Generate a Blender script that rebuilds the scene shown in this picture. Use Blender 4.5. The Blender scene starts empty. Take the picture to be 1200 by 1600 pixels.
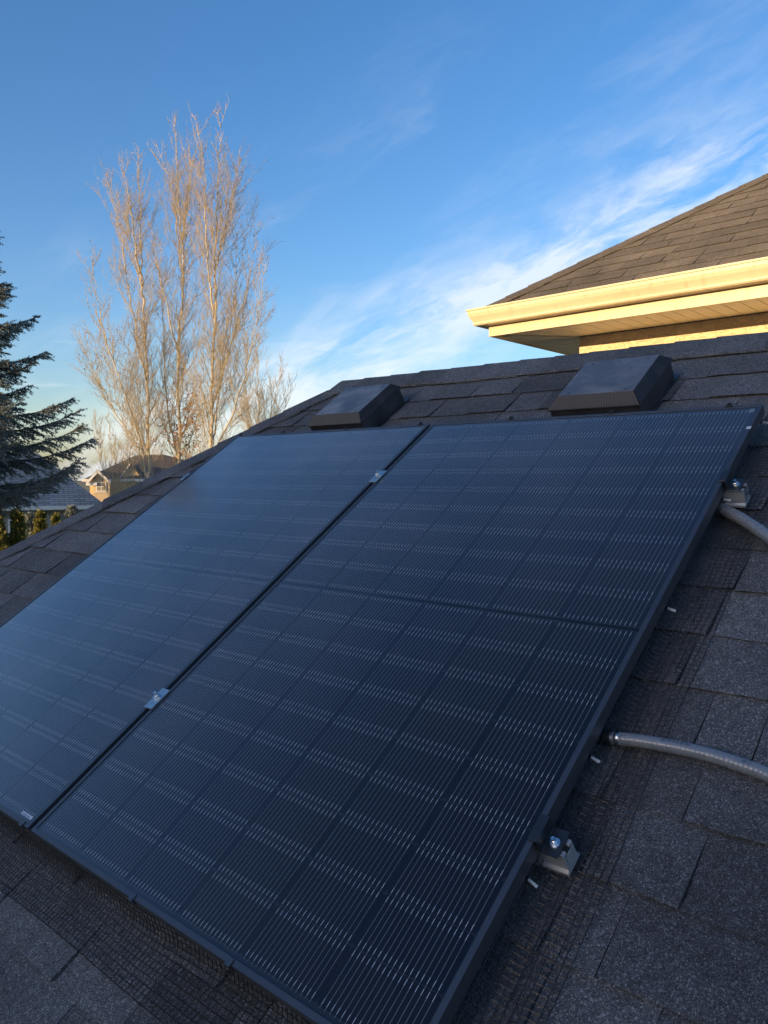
import bpy, math, random
import numpy as np
from mathutils import Matrix, Vector
random.seed(7); rng = np.random.default_rng(11)
SC = bpy.context.scene
COL = SC.collection
R = math.radians

# ------------------------------------------------------------------ camera
SLOPE, PITCH, YAW, FPX = 0.5961, -0.0427, 0.7303, 1225.1      # roof pitch, camera pitch / yaw, focal length (px of 1600)
CAM = np.array([1.7902, -0.7777, 0.8099])
FWD = np.array([-math.sin(YAW)*math.cos(PITCH), math.cos(YAW)*math.cos(PITCH), math.sin(PITCH)])
RGT = np.array([math.cos(YAW), math.sin(YAW), 0.0])
UPV = np.cross(RGT, FWD)
cd = bpy.data.cameras.new('camera'); cam = bpy.data.objects.new('camera', cd); COL.objects.link(cam)
cam.matrix_world = Matrix(((RGT[0], UPV[0], -FWD[0], CAM[0]), (RGT[1], UPV[1], -FWD[1], CAM[1]), (RGT[2], UPV[2], -FWD[2], CAM[2]), (0, 0, 0, 1)))
cd.sensor_fit = 'VERTICAL'; cd.sensor_height = 36.0; cd.sensor_width = 27.0
cd.lens = 36.0*FPX/1600.0
cd.clip_start = 0.02; cd.clip_end = 3000
SC.camera = cam

# ------------------------------------------------------------------ sky and sun
SUN_EL, SUN_AZ = R(7.5), math.atan2(-0.10, -0.99)             # low evening sun behind the viewer
TOSUN = np.array([math.sin(SUN_AZ)*math.cos(SUN_EL), math.cos(SUN_AZ)*math.cos(SUN_EL), math.sin(SUN_EL)])
SKY_STRENGTH = 0.15
SUN_STRENGTH = 3.0
EXPOSURE = 1.15
sd = bpy.data.lights.new('sun', 'SUN'); so = bpy.data.objects.new('sun', sd); COL.objects.link(so)
sd.energy = SUN_STRENGTH; sd.angle = R(0.5); sd.color = (1.0, 0.68, 0.34)
so.rotation_euler = Vector(tuple(TOSUN)).to_track_quat('Z', 'Y').to_euler()
so.location = (0, 0, 30)

w = bpy.data.worlds.new('World'); SC.world = w; w.use_nodes = True
nt = w.node_tree; nt.nodes.clear()
class NT:
    """tiny node helper"""
    def __init__(s, tree): s.t = tree
    def n(s, typ, **kw):
        nd = s.t.nodes.new(typ)
        for k, v in kw.items():
            if k.startswith('i_'):
                key = k[2:]; key = int(key) if key.isdigit() else key.replace('_', ' ')
                s.put(nd.inputs[key], v)
            else: setattr(nd, k, v)
        return nd
    def put(s, sock, v):
        if isinstance(v, bpy.types.NodeSocket): s.t.links.new(v, sock)
        elif isinstance(v, bpy.types.Node): s.t.links.new(v.outputs[0], sock)
        else: sock.default_value = v
    def m(s, op, a, b=0.0, c=0.0, clamp=False):
        nd = s.t.nodes.new('ShaderNodeMath'); nd.operation = op; nd.use_clamp = clamp
        s.put(nd.inputs[0], a); s.put(nd.inputs[1], b); s.put(nd.inputs[2], c)
        return nd.outputs[0]
    def dot(s, a, v):
        nd = s.t.nodes.new('ShaderNodeVectorMath'); nd.operation = 'DOT_PRODUCT'
        s.put(nd.inputs[0], a); nd.inputs[1].default_value = v
        return nd.outputs['Value']
    def mix(s, f, a, b, blend='MIX'):
        nd = s.t.nodes.new('ShaderNodeMix'); nd.data_type = 'RGBA'; nd.blend_type = blend; nd.clamp_factor = True
        s.put(nd.inputs[0], f); s.put(nd.inputs[6], a); s.put(nd.inputs[7], b)
        return nd.outputs[2]
    def ramp(s, f, stops, interp='LINEAR'):
        nd = s.t.nodes.new('ShaderNodeValToRGB'); nd.color_ramp.interpolation = interp
        el = nd.color_ramp.elements
        while len(el) < len(stops): el.new(0.5)
        for e, (p, c) in zip(el, stops):
            e.position = p; e.color = (c, c, c, 1) if isinstance(c, (int, float)) else (*c, 1)
        s.put(nd.inputs[0], f); return nd.outputs[0]
    def smooth(s, v, a, b):
        nd = s.t.nodes.new('ShaderNodeMapRange'); nd.interpolation_type = 'SMOOTHSTEP'
        s.put(nd.inputs[0], v); nd.inputs[1].default_value = a; nd.inputs[2].default_value = b
        return nd.outputs[0]

def pixel_dir(px, py):
    d = FWD + RGT*(px-600)/FPX + UPV*(800-py)/FPX
    return d/np.linalg.norm(d)
N = NT(nt)
tc = N.n('ShaderNodeTexCoord')
D = tc.outputs['Generated']
sky = N.n('ShaderNodeTexSky', sky_type='NISHITA', sun_disc=False, sun_elevation=SUN_EL, sun_rotation=SUN_AZ,
          altitude=600, air_density=1.0, dust_density=2.4, ozone_density=2.3)
# thin cirrus: a streak that follows a great circle over the whole sky, and a veil beside it
A = pixel_dir(470, 600); Bq = pixel_dir(1200, 245)
NV = np.cross(A, Bq); NV /= np.linalg.norm(NV)
if NV[2] < 0: NV = -NV
BV = np.cross(NV, A)
a_, b_, n_ = N.dot(D, tuple(A)), N.dot(D, tuple(BV)), N.dot(D, tuple(NV))
cv = N.n('ShaderNodeCombineXYZ', i_0=a_, i_1=b_, i_2=n_)
mp = N.n('ShaderNodeMapping'); N.put(mp.inputs[0], cv); mp.inputs['Rotation'].default_value = (R(24), R(8), 0); mp.inputs['Scale'].default_value = (2.6, 2.6, 8.5)
warp = N.n('ShaderNodeTexNoise', i_Vector=mp, i_Scale=1.6, i_Detail=4.0, i_Roughness=0.55)
wv = N.n('ShaderNodeVectorMath', operation='MULTIPLY_ADD'); N.put(wv.inputs[0], warp.outputs['Color']); wv.inputs[1].default_value = (0.55, 0.55, 0.9); N.put(wv.inputs[2], mp.outputs[0])
f1 = N.n('ShaderNodeTexNoise', i_Vector=wv, i_Scale=2.3, i_Detail=9.0, i_Roughness=0.60, i_Lacunarity=2.1)
f2 = N.n('ShaderNodeTexNoise', i_Vector=wv, i_Scale=1.15, i_Detail=7.0, i_Roughness=0.62)
bend = N.m('ADD', n_, N.m('MULTIPLY', N.m('SUBTRACT', warp.outputs[0], 0.5), 0.10))
band = N.m('MULTIPLY', N.m('POWER', 2.718, N.m('MULTIPLY', N.m('POWER', N.m('DIVIDE', bend, 0.050), 2.0), -1.0)), N.m('SUBTRACT', 1.0, N.m('MULTIPLY', N.smooth(b_, 0.22, 0.50), 0.55)))
veil = N.m('MULTIPLY', N.smooth(n_, -0.05, 0.08), N.m('SUBTRACT', 1.0, N.smooth(n_, 0.16, 0.36)))
c1 = N.m('MULTIPLY', N.smooth(f1.outputs[0], 0.30, 0.68), band)
c2 = N.m('MULTIPLY', N.m('MULTIPLY', N.smooth(f2.outputs[0], 0.50, 0.84), veil), 0.20)
# flat low streaks near the horizon
zs = N.n('ShaderNodeSeparateXYZ', i_0=D)
mp2 = N.n('ShaderNodeMapping'); N.put(mp2.inputs[0], D); mp2.inputs['Scale'].default_value = (2.2, 2.2, 26)
f3 = N.n('ShaderNodeTexNoise', i_Vector=mp2, i_Scale=2.0, i_Detail=5.0, i_Roughness=0.5)
low = N.m('MULTIPLY', N.smooth(zs.outputs[2], 0.0, 0.04), N.m('SUBTRACT', 1.0, N.smooth(zs.outputs[2], 0.10, 0.19)))
c3 = N.m('MULTIPLY', N.m('MULTIPLY', N.smooth(f3.outputs[0], 0.56, 0.72), low), 0.40)
cloud = N.m('MINIMUM', N.m('MULTIPLY', N.m('ADD', c1, c2), 0.85), 0.66)
skyc = N.mix(cloud, N.n('ShaderNodeHueSaturation', i_Hue=0.502, i_Saturation=1.23, i_Value=0.95, i_Color=N.mix(1.0, sky.outputs[0], (1.02, 0.955, 1.0, 1), 'MULTIPLY')).outputs[0], (3.2, 3.25, 3.35, 1))
skyc = N.mix(c3, skyc, (3.6, 3.6, 3.55, 1))
bg = N.n('ShaderNodeBackground', i_Color=skyc, i_Strength=SKY_STRENGTH)
wo = N.n('ShaderNodeOutputWorld', i_Surface=bg)

SC.view_settings.view_transform = 'Standard'; SC.view_settings.look = 'None'
SC.view_settings.exposure = EXPOSURE; SC.view_settings.gamma = 1.0; SC.view_settings.use_curve_mapping = False
SC.render.engine = 'CYCLES'
SC.cycles.use_denoising = True
SC.cycles.max_bounces = 8; SC.cycles.transparent_max_bounces = 24

# ------------------------------------------------------------------ helpers
def W3(px, py, depth):
    """world point at a real distance (metres ahead of the camera) in a chosen direction"""
    return CAM + depth*(FWD + RGT*(px-600)/FPX + UPV*(800-py)/FPX)
def proj(p):
    d = np.asarray(p) - CAM; z = d @ FWD
    return 600 + FPX*(d @ RGT)/z, 800 - FPX*(d @ UPV)/z, z
TV = np.array([0, math.cos(SLOPE), math.sin(SLOPE)]); NVR = np.array([0, -math.sin(SLOPE), math.cos(SLOPE)]); XV = np.array([1., 0, 0])
def RP(x, t, h): return XV*x + TV*t + NVR*h           # x along the eave, t up the slope, h above the panel plane
ROOFH = -0.10                                          # shingle surface below the panel glass
GROUND = -3.6

MB_BOX = [(0, 3, 2, 1), (4, 5, 6, 7), (0, 1, 5, 4), (1, 2, 6, 5), (2, 3, 7, 6), (3, 0, 4, 7)]
class MB:
    def __init__(s): s.v = []; s.f = []
    def add(s, vs, fs):
        k = len(s.v); s.v += [tuple(map(float, v)) for v in vs]; s.f += [tuple(i+k for i in f) for f in fs]; return s
    def box(s, a, b):
        (x0, y0, z0), (x1, y1, z1) = a, b
        return s.add([(x0, y0, z0), (x1, y0, z0), (x1, y1, z0), (x0, y1, z0), (x0, y0, z1), (x1, y0, z1), (x1, y1, z1), (x0, y1, z1)], MB_BOX)
    def prism(s, poly, axis, a, b):
        """poly: 2D points (counter-clockwise) extruded along axis from a to b"""
        def P(u, v, w):
            return {'x': (w, u, v), 'y': (v, w, u), 'z': (u, v, w)}[axis]
        n = len(poly)
        vs = [P(u, v, a) for u, v in poly] + [P(u, v, b) for u, v in poly]
        fs = [tuple(range(n-1, -1, -1)), tuple(range(n, 2*n))] + [(i, (i+1) % n, (i+1) % n + n, i+n) for i in range(n)]
        return s.add(vs, fs)
    def tube(s, pts, rad, n=6, cap=True, closed_tip=False):
        pts = [np.asarray(p, float) for p in pts]; m = len(pts)
        if np.isscalar(rad): rad = [rad]*m
        t0 = pts[1]-pts[0]; t0 /= np.linalg.norm(t0)+1e-12
        ref = np.array([0, 0, 1.]) if abs(t0[2]) < 0.9 else np.array([1., 0, 0])
        u = np.cross(t0, ref); u /= np.linalg.norm(u)
        k = len(s.v)
        for i in range(m):
            t = pts[min(i+1, m-1)] - pts[max(i-1, 0)]; t /= np.linalg.norm(t)+1e-12
            u = u - t*(u @ t); u /= np.linalg.norm(u)+1e-12; v = np.cross(t, u)
            for j in range(n):
                a = 2*math.pi*j/n; p = pts[i] + (u*math.cos(a) + v*math.sin(a))*rad[i]
                s.v.append((p[0], p[1], p[2]))
        for i in range(m-1):
            for j in range(n):
                a, b = k+i*n+j, k+i*n+(j+1) % n
                s.f.append((a, b, b+n, a+n))
        if cap:
            s.f.append(tuple(k+j for j in range(n-1, -1, -1))); s.f.append(tuple(k+(m-1)*n+j for j in range(n)))
        return s
    def batch(s, P, Rd, n):
        """many short tubes at once: P (k, m, 3), Rd (k, m)"""
        if not len(P): return s
        P = np.asarray(P, float); Rd = np.asarray(Rd, float); k, m, _ = P.shape
        t = P[:, -1]-P[:, 0]; t /= np.linalg.norm(t, axis=1)[:, None]+1e-12
        ref = np.where(np.abs(t[:, 2:3]) < 0.9, np.array([[0, 0, 1.]]), np.array([[1., 0, 0]]))
        u = np.cross(t, ref); u /= np.linalg.norm(u, axis=1)[:, None]; v = np.cross(t, u)
        a = 2*np.pi*np.arange(n)/n
        ring = u[:, None, :]*np.cos(a)[None, :, None] + v[:, None, :]*np.sin(a)[None, :, None]
        V = (P[:, :, None, :] + ring[:, None, :, :]*Rd[:, :, None, None]).reshape(-1, 3)
        i, j = np.meshgrid(np.arange(m-1), np.arange(n), indexing='ij')
        q = np.stack([i*n+j, i*n+(j+1) % n, (i+1)*n+(j+1) % n, (i+1)*n+j], -1).reshape(-1, 4)
        F = (q[None] + (np.arange(k)*m*n)[:, None, None]).reshape(-1, 4)
        s.np = getattr(s, 'np', []) + [(V, F)]
        return s
    def cyl(s, c, r, z0, z1, n=16, r2=None):
        r2 = r if r2 is None else r2
        k = [(c[0]+r*math.cos(2*math.pi*j/n), c[1]+r*math.sin(2*math.pi*j/n), z0) for j in range(n)] + \
            [(c[0]+r2*math.cos(2*math.pi*j/n), c[1]+r2*math.sin(2*math.pi*j/n), z1) for j in range(n)]
        return s.add(k, [tuple(range(n-1, -1, -1)), tuple(range(n, 2*n))] + [(j, (j+1) % n, (j+1) % n+n, j+n) for j in range(n)])
    def mesh(s, name):
        me = bpy.data.meshes.new(name)
        if getattr(s, 'np', None):
            k = 0; Vs = []; Fs = []
            for V, F in s.np: Vs.append(V); Fs.append(F+k); k += len(V)
            V = np.concatenate(Vs); F = np.concatenate(Fs).astype(np.int32)
            me.vertices.add(len(V)); me.vertices.foreach_set('co', V.ravel())
            me.loops.add(F.size); me.loops.foreach_set('vertex_index', F.ravel())
            me.polygons.add(len(F)); me.polygons.foreach_set('loop_start', np.arange(0, F.size, 4, dtype=np.int32)); me.polygons.foreach_set('loop_total', np.full(len(F), 4, dtype=np.int32))
            me.update(calc_edges=True); return me
        me.from_pydata(s.v, [], s.f); me.update(); return me
    def build(s, name, mat, parent=None, smooth=False, loc=None):
        o = bpy.data.objects.new(name, s.mesh(name)); COL.objects.link(o)
        if mat: o.data.materials.append(mat)
        if parent: o.parent = parent
        if loc is not None: o.location = loc
        if smooth:
            o.data.polygons.foreach_set('use_smooth', [True]*len(o.data.polygons))
        return o
def fix_normals(o):
    import bmesh
    bm = bmesh.new(); bm.from_mesh(o.data); bmesh.ops.recalc_face_normals(bm, faces=bm.faces); bm.to_mesh(o.data); bm.free(); return o
def bevel(o, wd, seg=1):
    m = o.modifiers.new('bevel', 'BEVEL'); m.width = wd; m.segments = seg; m.limit_method = 'ANGLE'; return o
def link_mesh(name, me, parent, loc, scale=(1, 1, 1), rot=(0, 0, 0)):
    o = bpy.data.objects.new(name, me); COL.objects.link(o); o.parent = parent
    o.location = loc; o.scale = scale; o.rotation_euler = rot; return o
def tag(o, label, cat, group=None):
    o['label'] = label; o['category'] = cat
    if group: o['group'] = group
    return o
def empty(name, loc=(0, 0, 0), rot=(0, 0, 0)):
    o = bpy.data.objects.new(name, None); COL.objects.link(o); o.location = loc; o.rotation_euler = rot; o.empty_display_size = 0.1; return o
def copy_thing(root, loc):
    r = root.copy(); COL.objects.link(r); r.location = loc
    for ch in root.children:
        c = ch.copy(); COL.objects.link(c); c.parent = r
        for g in ch.children:
            d = g.copy(); COL.objects.link(d); d.parent = c
    return r
ROOFROT = (SLOPE, 0, 0)

# ------------------------------------------------------------------ materials
def material(name):
    m = bpy.data.materials.new(name); m.use_nodes = True; t = m.node_tree; t.nodes.clear()
    k = NT(t); out = k.n('ShaderNodeOutputMaterial'); return m, k, out
def principled(k, out, **kw):
    b = k.n('ShaderNodeBsdfPrincipled')
    for a, v in kw.items(): k.put(b.inputs[a.replace('_', ' ')], v)
    k.put(out.inputs[0], b.outputs[0]); return b
def bump(k, h, strength=0.5, dist=0.002):
    b = k.n('ShaderNodeBump', i_Height=h, i_Strength=strength, i_Distance=dist); return b.outputs[0]
def c4(c): return (*c, 1)

def mat_shingle(name, dark, light, fleck, var=0.48):
    m, k, out = material(name)
    pos = k.n('ShaderNodeNewGeometry')
    oi = k.n('ShaderNodeObjectInfo')
    rnd = k.m('FRACT', k.m('ADD', k.m('MULTIPLY', oi.outputs['Random'], 7.13), k.m('MULTIPLY', pos.outputs['Random Per Island'], 3.7)))
    P = pos.outputs['Position']
    v = k.n('ShaderNodeTexVoronoi', i_Vector=P, i_Scale=620.0)
    v2 = k.n('ShaderNodeTexVoronoi', i_Vector=P, i_Scale=300.0)
    n1 = k.n('ShaderNodeTexNoise', i_Vector=P, i_Scale=55.0, i_Detail=5.0)
    n2 = k.n('ShaderNodeTexNoise', i_Vector=P, i_Scale=3.2, i_Detail=4.0)
    vs = k.n('ShaderNodeSeparateColor', i_0=v.outputs['Color'])
    vs2 = k.n('ShaderNodeSeparateColor', i_0=v2.outputs['Color'])
    base = k.mix(k.smooth(vs.outputs[0], 0.15, 1.0), c4(dark), c4(light))
    base = k.mix(k.smooth(vs.outputs[1], 0.90, 0.97), base, c4(fleck))
    base = k.mix(k.m('MULTIPLY', k.smooth(vs2.outputs[0], 0.95, 0.99), 0.6), base, c4(fleck))
    tone = k.m('MULTIPLY_ADD', rnd, var, 0.97-var/2)
    tone = k.m('MULTIPLY', tone, k.m('MULTIPLY_ADD', n2.outputs[0], 1.1, 0.45))
    tone = k.m('MULTIPLY', tone, k.m('MULTIPLY_ADD', n1.outputs[0], 0.8, 0.6))
    col = k.mix(1.0, base, k.n('ShaderNodeCombineColor', i_0=tone, i_1=tone, i_2=tone), 'MULTIPLY')
    h = k.m('ADD', k.m('MULTIPLY', v.outputs['Distance'], 1.0), k.m('MULTIPLY', n1.outputs[0], 1.2))
    principled(k, out, Base_Color=col, Roughness=0.93, Specular_IOR_Level=0.25, Normal=bump(k, h, 0.75, 0.0016))
    return m
M = {}
M['shingle'] = mat_shingle('charcoal_shingle', (0.066, 0.0655, 0.066), (0.172, 0.169, 0.170), (0.36, 0.355, 0.355))
M['shingle_up'] = mat_shingle('warm_shingle', (0.095, 0.082, 0.066), (0.205, 0.178, 0.142), (0.30, 0.26, 0.21), 0.30)  # warmer, paler version of the charcoal shingle for the upper roof

def mat_plain(name, col, rough=0.6, metallic=0.0, noise=0.12, scale=30.0, bumps=0.0, bscale=200.0, spec=0.5):
    m, k, out = material(name)
    P = k.n('ShaderNodeNewGeometry').outputs['Position']
    n1 = k.n('ShaderNodeTexNoise', i_Vector=P, i_Scale=scale, i_Detail=6.0, i_Roughness=0.6)
    f = k.m('MULTIPLY_ADD', n1.outputs[0], 2*noise, 1-noise)
    colr = k.mix(1.0, c4(col), k.n('ShaderNodeCombineColor', i_0=f, i_1=f, i_2=f), 'MULTIPLY')
    kw = dict(Base_Color=colr, Metallic=metallic, Specular_IOR_Level=spec,
              Roughness=k.m('MULTIPLY_ADD', n1.outputs[0], 0.25, rough-0.12))
    if bumps:
        nb = k.n('ShaderNodeTexNoise', i_Vector=P, i_Scale=bscale, i_Detail=4.0)
        kw['Normal'] = bump(k, nb.outputs[0], bumps, 0.003)
    principled(k, out, **kw); return m
M['frame'] = mat_plain('anodised_frame', (0.085, 0.092, 0.105), 0.36, 0.45, 0.10, 25)
M['cell_back'] = mat_plain('back_sheet', (0.006, 0.009, 0.020), 0.5, 0, 0.05, 9)
M['ribbon'] = mat_plain('ribbon', (0.36, 0.37, 0.38), 0.40, 0.0, 0.25, 14)
M['pad'] = mat_plain('solder_pad', (0.68, 0.69, 0.69), 0.35, 0.0, 0.35, 60)
M['black_metal'] = mat_plain('black_metal', (0.055, 0.060, 0.066), 0.32, 0.6, 0.15, 40)
M['rail_metal'] = mat_plain('rail_aluminium', (0.46, 0.47, 0.48), 0.34, 0.35, 0.2, 60)
M['steel'] = mat_plain('bright_steel', (0.78, 0.80, 0.82), 0.22, 1.0, 0.12, 90)
M['clamp_metal'] = mat_plain('clamp_aluminium', (0.55, 0.58, 0.60), 0.30, 0.9, 0.2, 70)
M['wire'] = mat_plain('black_wire', (0.011, 0.011, 0.012), 0.40, 0.0, 0.3, 50)
M['white_plastic'] = mat_plain('white_plastic', (0.75, 0.77, 0.76), 0.45, 0, 0.08, 80)
M['sticker'] = mat_plain('sticker', (0.62, 0.66, 0.68), 0.5, 0, 0.08, 80)
M['ink'] = mat_plain('ink', (0.03, 0.04, 0.07), 0.6, 0, 0.2, 200)
M['seam'] = mat_plain('panel_seam', (0.002, 0.0025, 0.004), 0.7, 0, 0.1, 20, spec=0.1)
M['rubber'] = mat_plain('black_rubber', (0.015, 0.016, 0.018), 0.5, 0, 0.2, 80)
M['conduit'] = mat_plain('grey_conduit', (0.22, 0.23, 0.24), 0.24, 0.0, 0.10, 45, spec=1.0)
M['cream'] = mat_plain('cream_aluminium', (0.66, 0.56, 0.37), 0.42, 0.0, 0.05, 6)
M['gutter'] = mat_plain('cream_gutter', (0.64, 0.545, 0.36), 0.40, 0.0, 0.06, 4)
M['sealant'] = mat_plain('sealant', (0.20, 0.20, 0.20), 0.4, 0, 0.3, 60)
M['white_trim'] = mat_plain('white_trim', (0.80, 0.79, 0.75), 0.5, 0, 0.06, 5)
M['bark_pale'] = mat_plain('pale_bark', (0.50, 0.425, 0.29), 0.85, 0, 0.30, 3.0, 0.6, 22)
M['bark_twig'] = mat_plain('twig_bark', (0.42, 0.350, 0.235), 0.85, 0, 0.25, 2.0)
M['bark_dark'] = mat_plain('spruce_bark', (0.085, 0.065, 0.05), 0.9, 0, 0.3, 14, 0.8, 30)
M['dead_leaf'] = mat_plain('dead_leaf', (0.36, 0.145, 0.042), 0.8, 0, 0.45, 2.5)
M['lawn'] = mat_plain('lawn', (0.21, 0.175, 0.085), 0.95, 0, 0.5, 0.6, 0.5, 9)
M['soil'] = M['lawn']

def mat_cell():
    m, k, out = material('solar_cell')
    P = k.n('ShaderNodeNewGeometry').outputs['Position']; oi = k.n('ShaderNodeObjectInfo')
    n1 = k.n('ShaderNodeTexNoise', i_Vector=P, i_Scale=4.0, i_Detail=3.0)
    f = k.m('ADD', k.m('MULTIPLY', oi.outputs['Random'], 0.55), k.m('MULTIPLY', n1.outputs[0], 0.6), clamp=True)
    col = k.mix(f, (0.0025, 0.0050, 0.0140, 1), (0.0085, 0.0070, 0.0140, 1))
    principled(k, out, Base_Color=col, Roughness=0.45, Specular_IOR_Level=0.2); return m
M['cell'] = mat_cell()
def mat_glass():
    """thin sheet: clear below, Fresnel reflection of the sky above, a trace of dust"""
    m, k, out = material('panel_glass')
    P = k.n('ShaderNodeNewGeometry').outputs['Position']
    n1 = k.n('ShaderNodeTexNoise', i_Vector=P, i_Scale=2.4, i_Detail=8.0, i_Roughness=0.65)
    n2 = k.n('ShaderNodeTexNoise', i_Vector=P, i_Scale=60.0, i_Detail=5.0, i_Roughness=0.7)
    lw = k.n('ShaderNodeLayerWeight', i_Blend=0.5)
    graze = k.m('POWER', lw.outputs['Facing'], 3.2)                # textured solar glass: little head-on, much at a slant
    fr = k.m('MULTIPLY_ADD', graze, 1.18, 0.014, clamp=True)
    tr = k.n('ShaderNodeBsdfTransparent', i_0=(0.96, 0.97, 0.98, 1))
    gl = k.n('ShaderNodeBsdfGlossy', i_0=(1, 1, 1, 1), i_Roughness=k.m('MULTIPLY_ADD', n1.outputs[0], 0.14, 0.06))
    df = k.n('ShaderNodeBsdfDiffuse', i_0=(0.60, 0.58, 0.56, 1))
    dust = k.m('MULTIPLY', k.m('MULTIPLY_ADD', k.smooth(k.m('MULTIPLY', n1.outputs[0], n2.outputs[0]), 0.12, 0.45), 1.1, 0.35), k.m('MULTIPLY_ADD', k.m('POWER', lw.outputs['Facing'], 4.0), 1.05, 0.006))
    s1 = k.n('ShaderNodeMixShader', i_0=dust, i_1=tr.outputs[0], i_2=df.outputs[0])
    s2 = k.n('ShaderNodeMixShader', i_0=fr, i_1=s1.outputs[0], i_2=gl.outputs[0])
    k.put(out.inputs[0], s2.outputs[0]); return m
M['glass'] = mat_glass()
def mat_vent(name, c0, c1):
    m, k, out = material(name)
    P = k.n('ShaderNodeNewGeometry').outputs['Position']
    n1 = k.n('ShaderNodeTexNoise', i_Vector=P, i_Scale=9.0, i_Detail=7.0, i_Roughness=0.62, i_Distortion=0.5)
    n2 = k.n('ShaderNodeTexNoise', i_Vector=P, i_Scale=160.0, i_Detail=4.0)
    d = k.smooth(n1.outputs[0], 0.35, 0.80)
    col = k.mix(d, c4(c0), c4(c1))
    principled(k, out, Base_Color=col, Roughness=k.m('MULTIPLY_ADD', d, 0.18, 0.30), Normal=bump(k, n2.outputs[0], 0.10, 0.001)); return m
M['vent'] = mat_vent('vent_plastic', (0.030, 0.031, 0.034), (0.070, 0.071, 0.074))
M['vent_top'] = mat_vent('dusty_skylit_vent_top', (0.105, 0.107, 0.114), (0.29, 0.29, 0.295))  # dust mottling over a paler tone that stands in for reflected sky
M['grille'] = mat_plain('vent_grille', (0.16, 0.135, 0.11), 0.55, 0, 0.2, 60)
def mat_stucco(name, col):
    m, k, out = material(name)
    P = k.n('ShaderNodeNewGeometry').outputs['Position']
    mpn = k.n('ShaderNodeMapping'); k.put(mpn.inputs[0], P); mpn.inputs['Scale'].default_value = (1, 1, 1.6)
    n1 = k.n('ShaderNodeTexNoise', i_Vector=mpn, i_Scale=17.0, i_Detail=6.0, i_Roughness=0.55, i_Distortion=0.8)
    flat = k.smooth(n1.outputs[0], 0.44, 0.54)
    col_ = k.mix(k.smooth(n1.outputs[0], 0.30, 0.42), c4(tuple(c*0.72 for c in col)), c4(col))
    n2 = k.n('ShaderNodeTexNoise', i_Vector=P, i_Scale=160.0, i_Detail=3.0)
    h = k.m('ADD', k.m('MULTIPLY', flat, 1.0), k.m('MULTIPLY', n2.outputs[0], 0.25))
    principled(k, out, Base_Color=col_, Roughness=0.9, Normal=bump(k, h, 0.9, 0.006)); return m
M['stucco'] = mat_stucco('cream_stucco', (0.80, 0.66, 0.44))
M['stucco_grey'] = mat_stucco('grey_stucco', (0.42, 0.38, 0.33))
M['siding'] = mat_plain('tan_siding', (0.60, 0.46, 0.29), 0.8, 0, 0.15, 2)
def mat_painted(name, col):
    """painted sheet metal: run-off streaks, faint dents"""
    m, k, out = material(name)
    P = k.n('ShaderNodeNewGeometry').outputs['Position']
    mpn = k.n('ShaderNodeMapping'); k.put(mpn.inputs[0], P); mpn.inputs['Scale'].default_value = (16, 16, 1.4)
    st = k.n('ShaderNodeTexNoise', i_Vector=mpn, i_Scale=1.0, i_Detail=5.0, i_Roughness=0.6)
    ln = k.n('ShaderNodeTexNoise', i_Vector=P, i_Scale=2.2, i_Detail=3.0)
    f = k.m('MULTIPLY', k.m('MULTIPLY_ADD', k.smooth(st.outputs[0], 0.52, 0.78), -0.22, 1.0), k.m('MULTIPLY_ADD', ln.outputs[0], 0.20, 0.90))
    colr = k.mix(1.0, c4(col), k.n('ShaderNodeCombineColor', i_0=f, i_1=k.m('POWER', f, 1.1), i_2=k.m('POWER', f, 1.3)), 'MULTIPLY')
    principled(k, out, Base_Color=colr, Roughness=k.m('MULTIPLY_ADD', st.outputs[0], 0.25, 0.30), Normal=bump(k, ln.outputs[0], 0.35, 0.02)); return m
M['cream'] = mat_painted('cream_aluminium', (0.66, 0.56, 0.37)); M['gutter'] = mat_painted('cream_gutter', (0.66, 0.56, 0.37))
def mat_soffit():
    m, k, out = material('soffit_aluminium')
    P = k.n('ShaderNodeNewGeometry').outputs['Position']
    v = k.n('ShaderNodeTexVoronoi', i_Vector=P, i_Scale=95.0, i_Randomness=0.0)
    hole = k.m('SUBTRACT', 1.0, k.smooth(v.outputs['Distance'], 0.16, 0.26))
    col = k.mix(k.m('MULTIPLY', hole, 0.55), (0.88, 0.80, 0.60, 1), (0.30, 0.24, 0.15, 1))
    principled(k, out, Base_Color=col, Roughness=0.5); return m
M['soffit'] = mat_soffit()
def mat_far_roof(name, dark, light, scale):
    m, k, out = material(name)
    uv = k.n('ShaderNodeTexCoord')
    mpn = k.n('ShaderNodeMapping'); k.put(mpn.inputs[0], uv.outputs['UV'])
    b = k.n('ShaderNodeTexBrick', i_Vector=mpn, i_Color1=c4(light), i_Color2=c4(tuple(.35*a+.65*c for a, c in zip(light, dark))), i_Mortar=c4(dark), i_Scale=1.0,
            i_Mortar_Size=0.010, i_Bias=-0.2, i_Brick_Width=0.30, i_Row_Height=0.095)
    P = k.n('ShaderNodeNewGeometry').outputs['Position']
    n1 = k.n('ShaderNodeTexNoise', i_Vector=P, i_Scale=1.1, i_Detail=4.0)
    f = k.m('MULTIPLY_ADD', n1.outputs[0], 0.5, 0.75)
    col = k.mix(1.0, b.outputs[0], k.n('ShaderNodeCombineColor', i_0=f, i_1=f, i_2=f), 'MULTIPLY')
    principled(k, out, Base_Color=col, Roughness=0.9); return m
M['far_roof'] = mat_far_roof('blue_grey_shingles', (0.10, 0.105, 0.11), (0.31, 0.31, 0.31), 1)
M['far_roof_brown'] = mat_far_roof('brown_shingles', (0.05, 0.042, 0.036), (0.13, 0.11, 0.095), 1)
M['far_pane'] = mat_plain('far_window_glass', (0.34, 0.29, 0.22), 0.2, 0, 0.2, 1.5)
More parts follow.
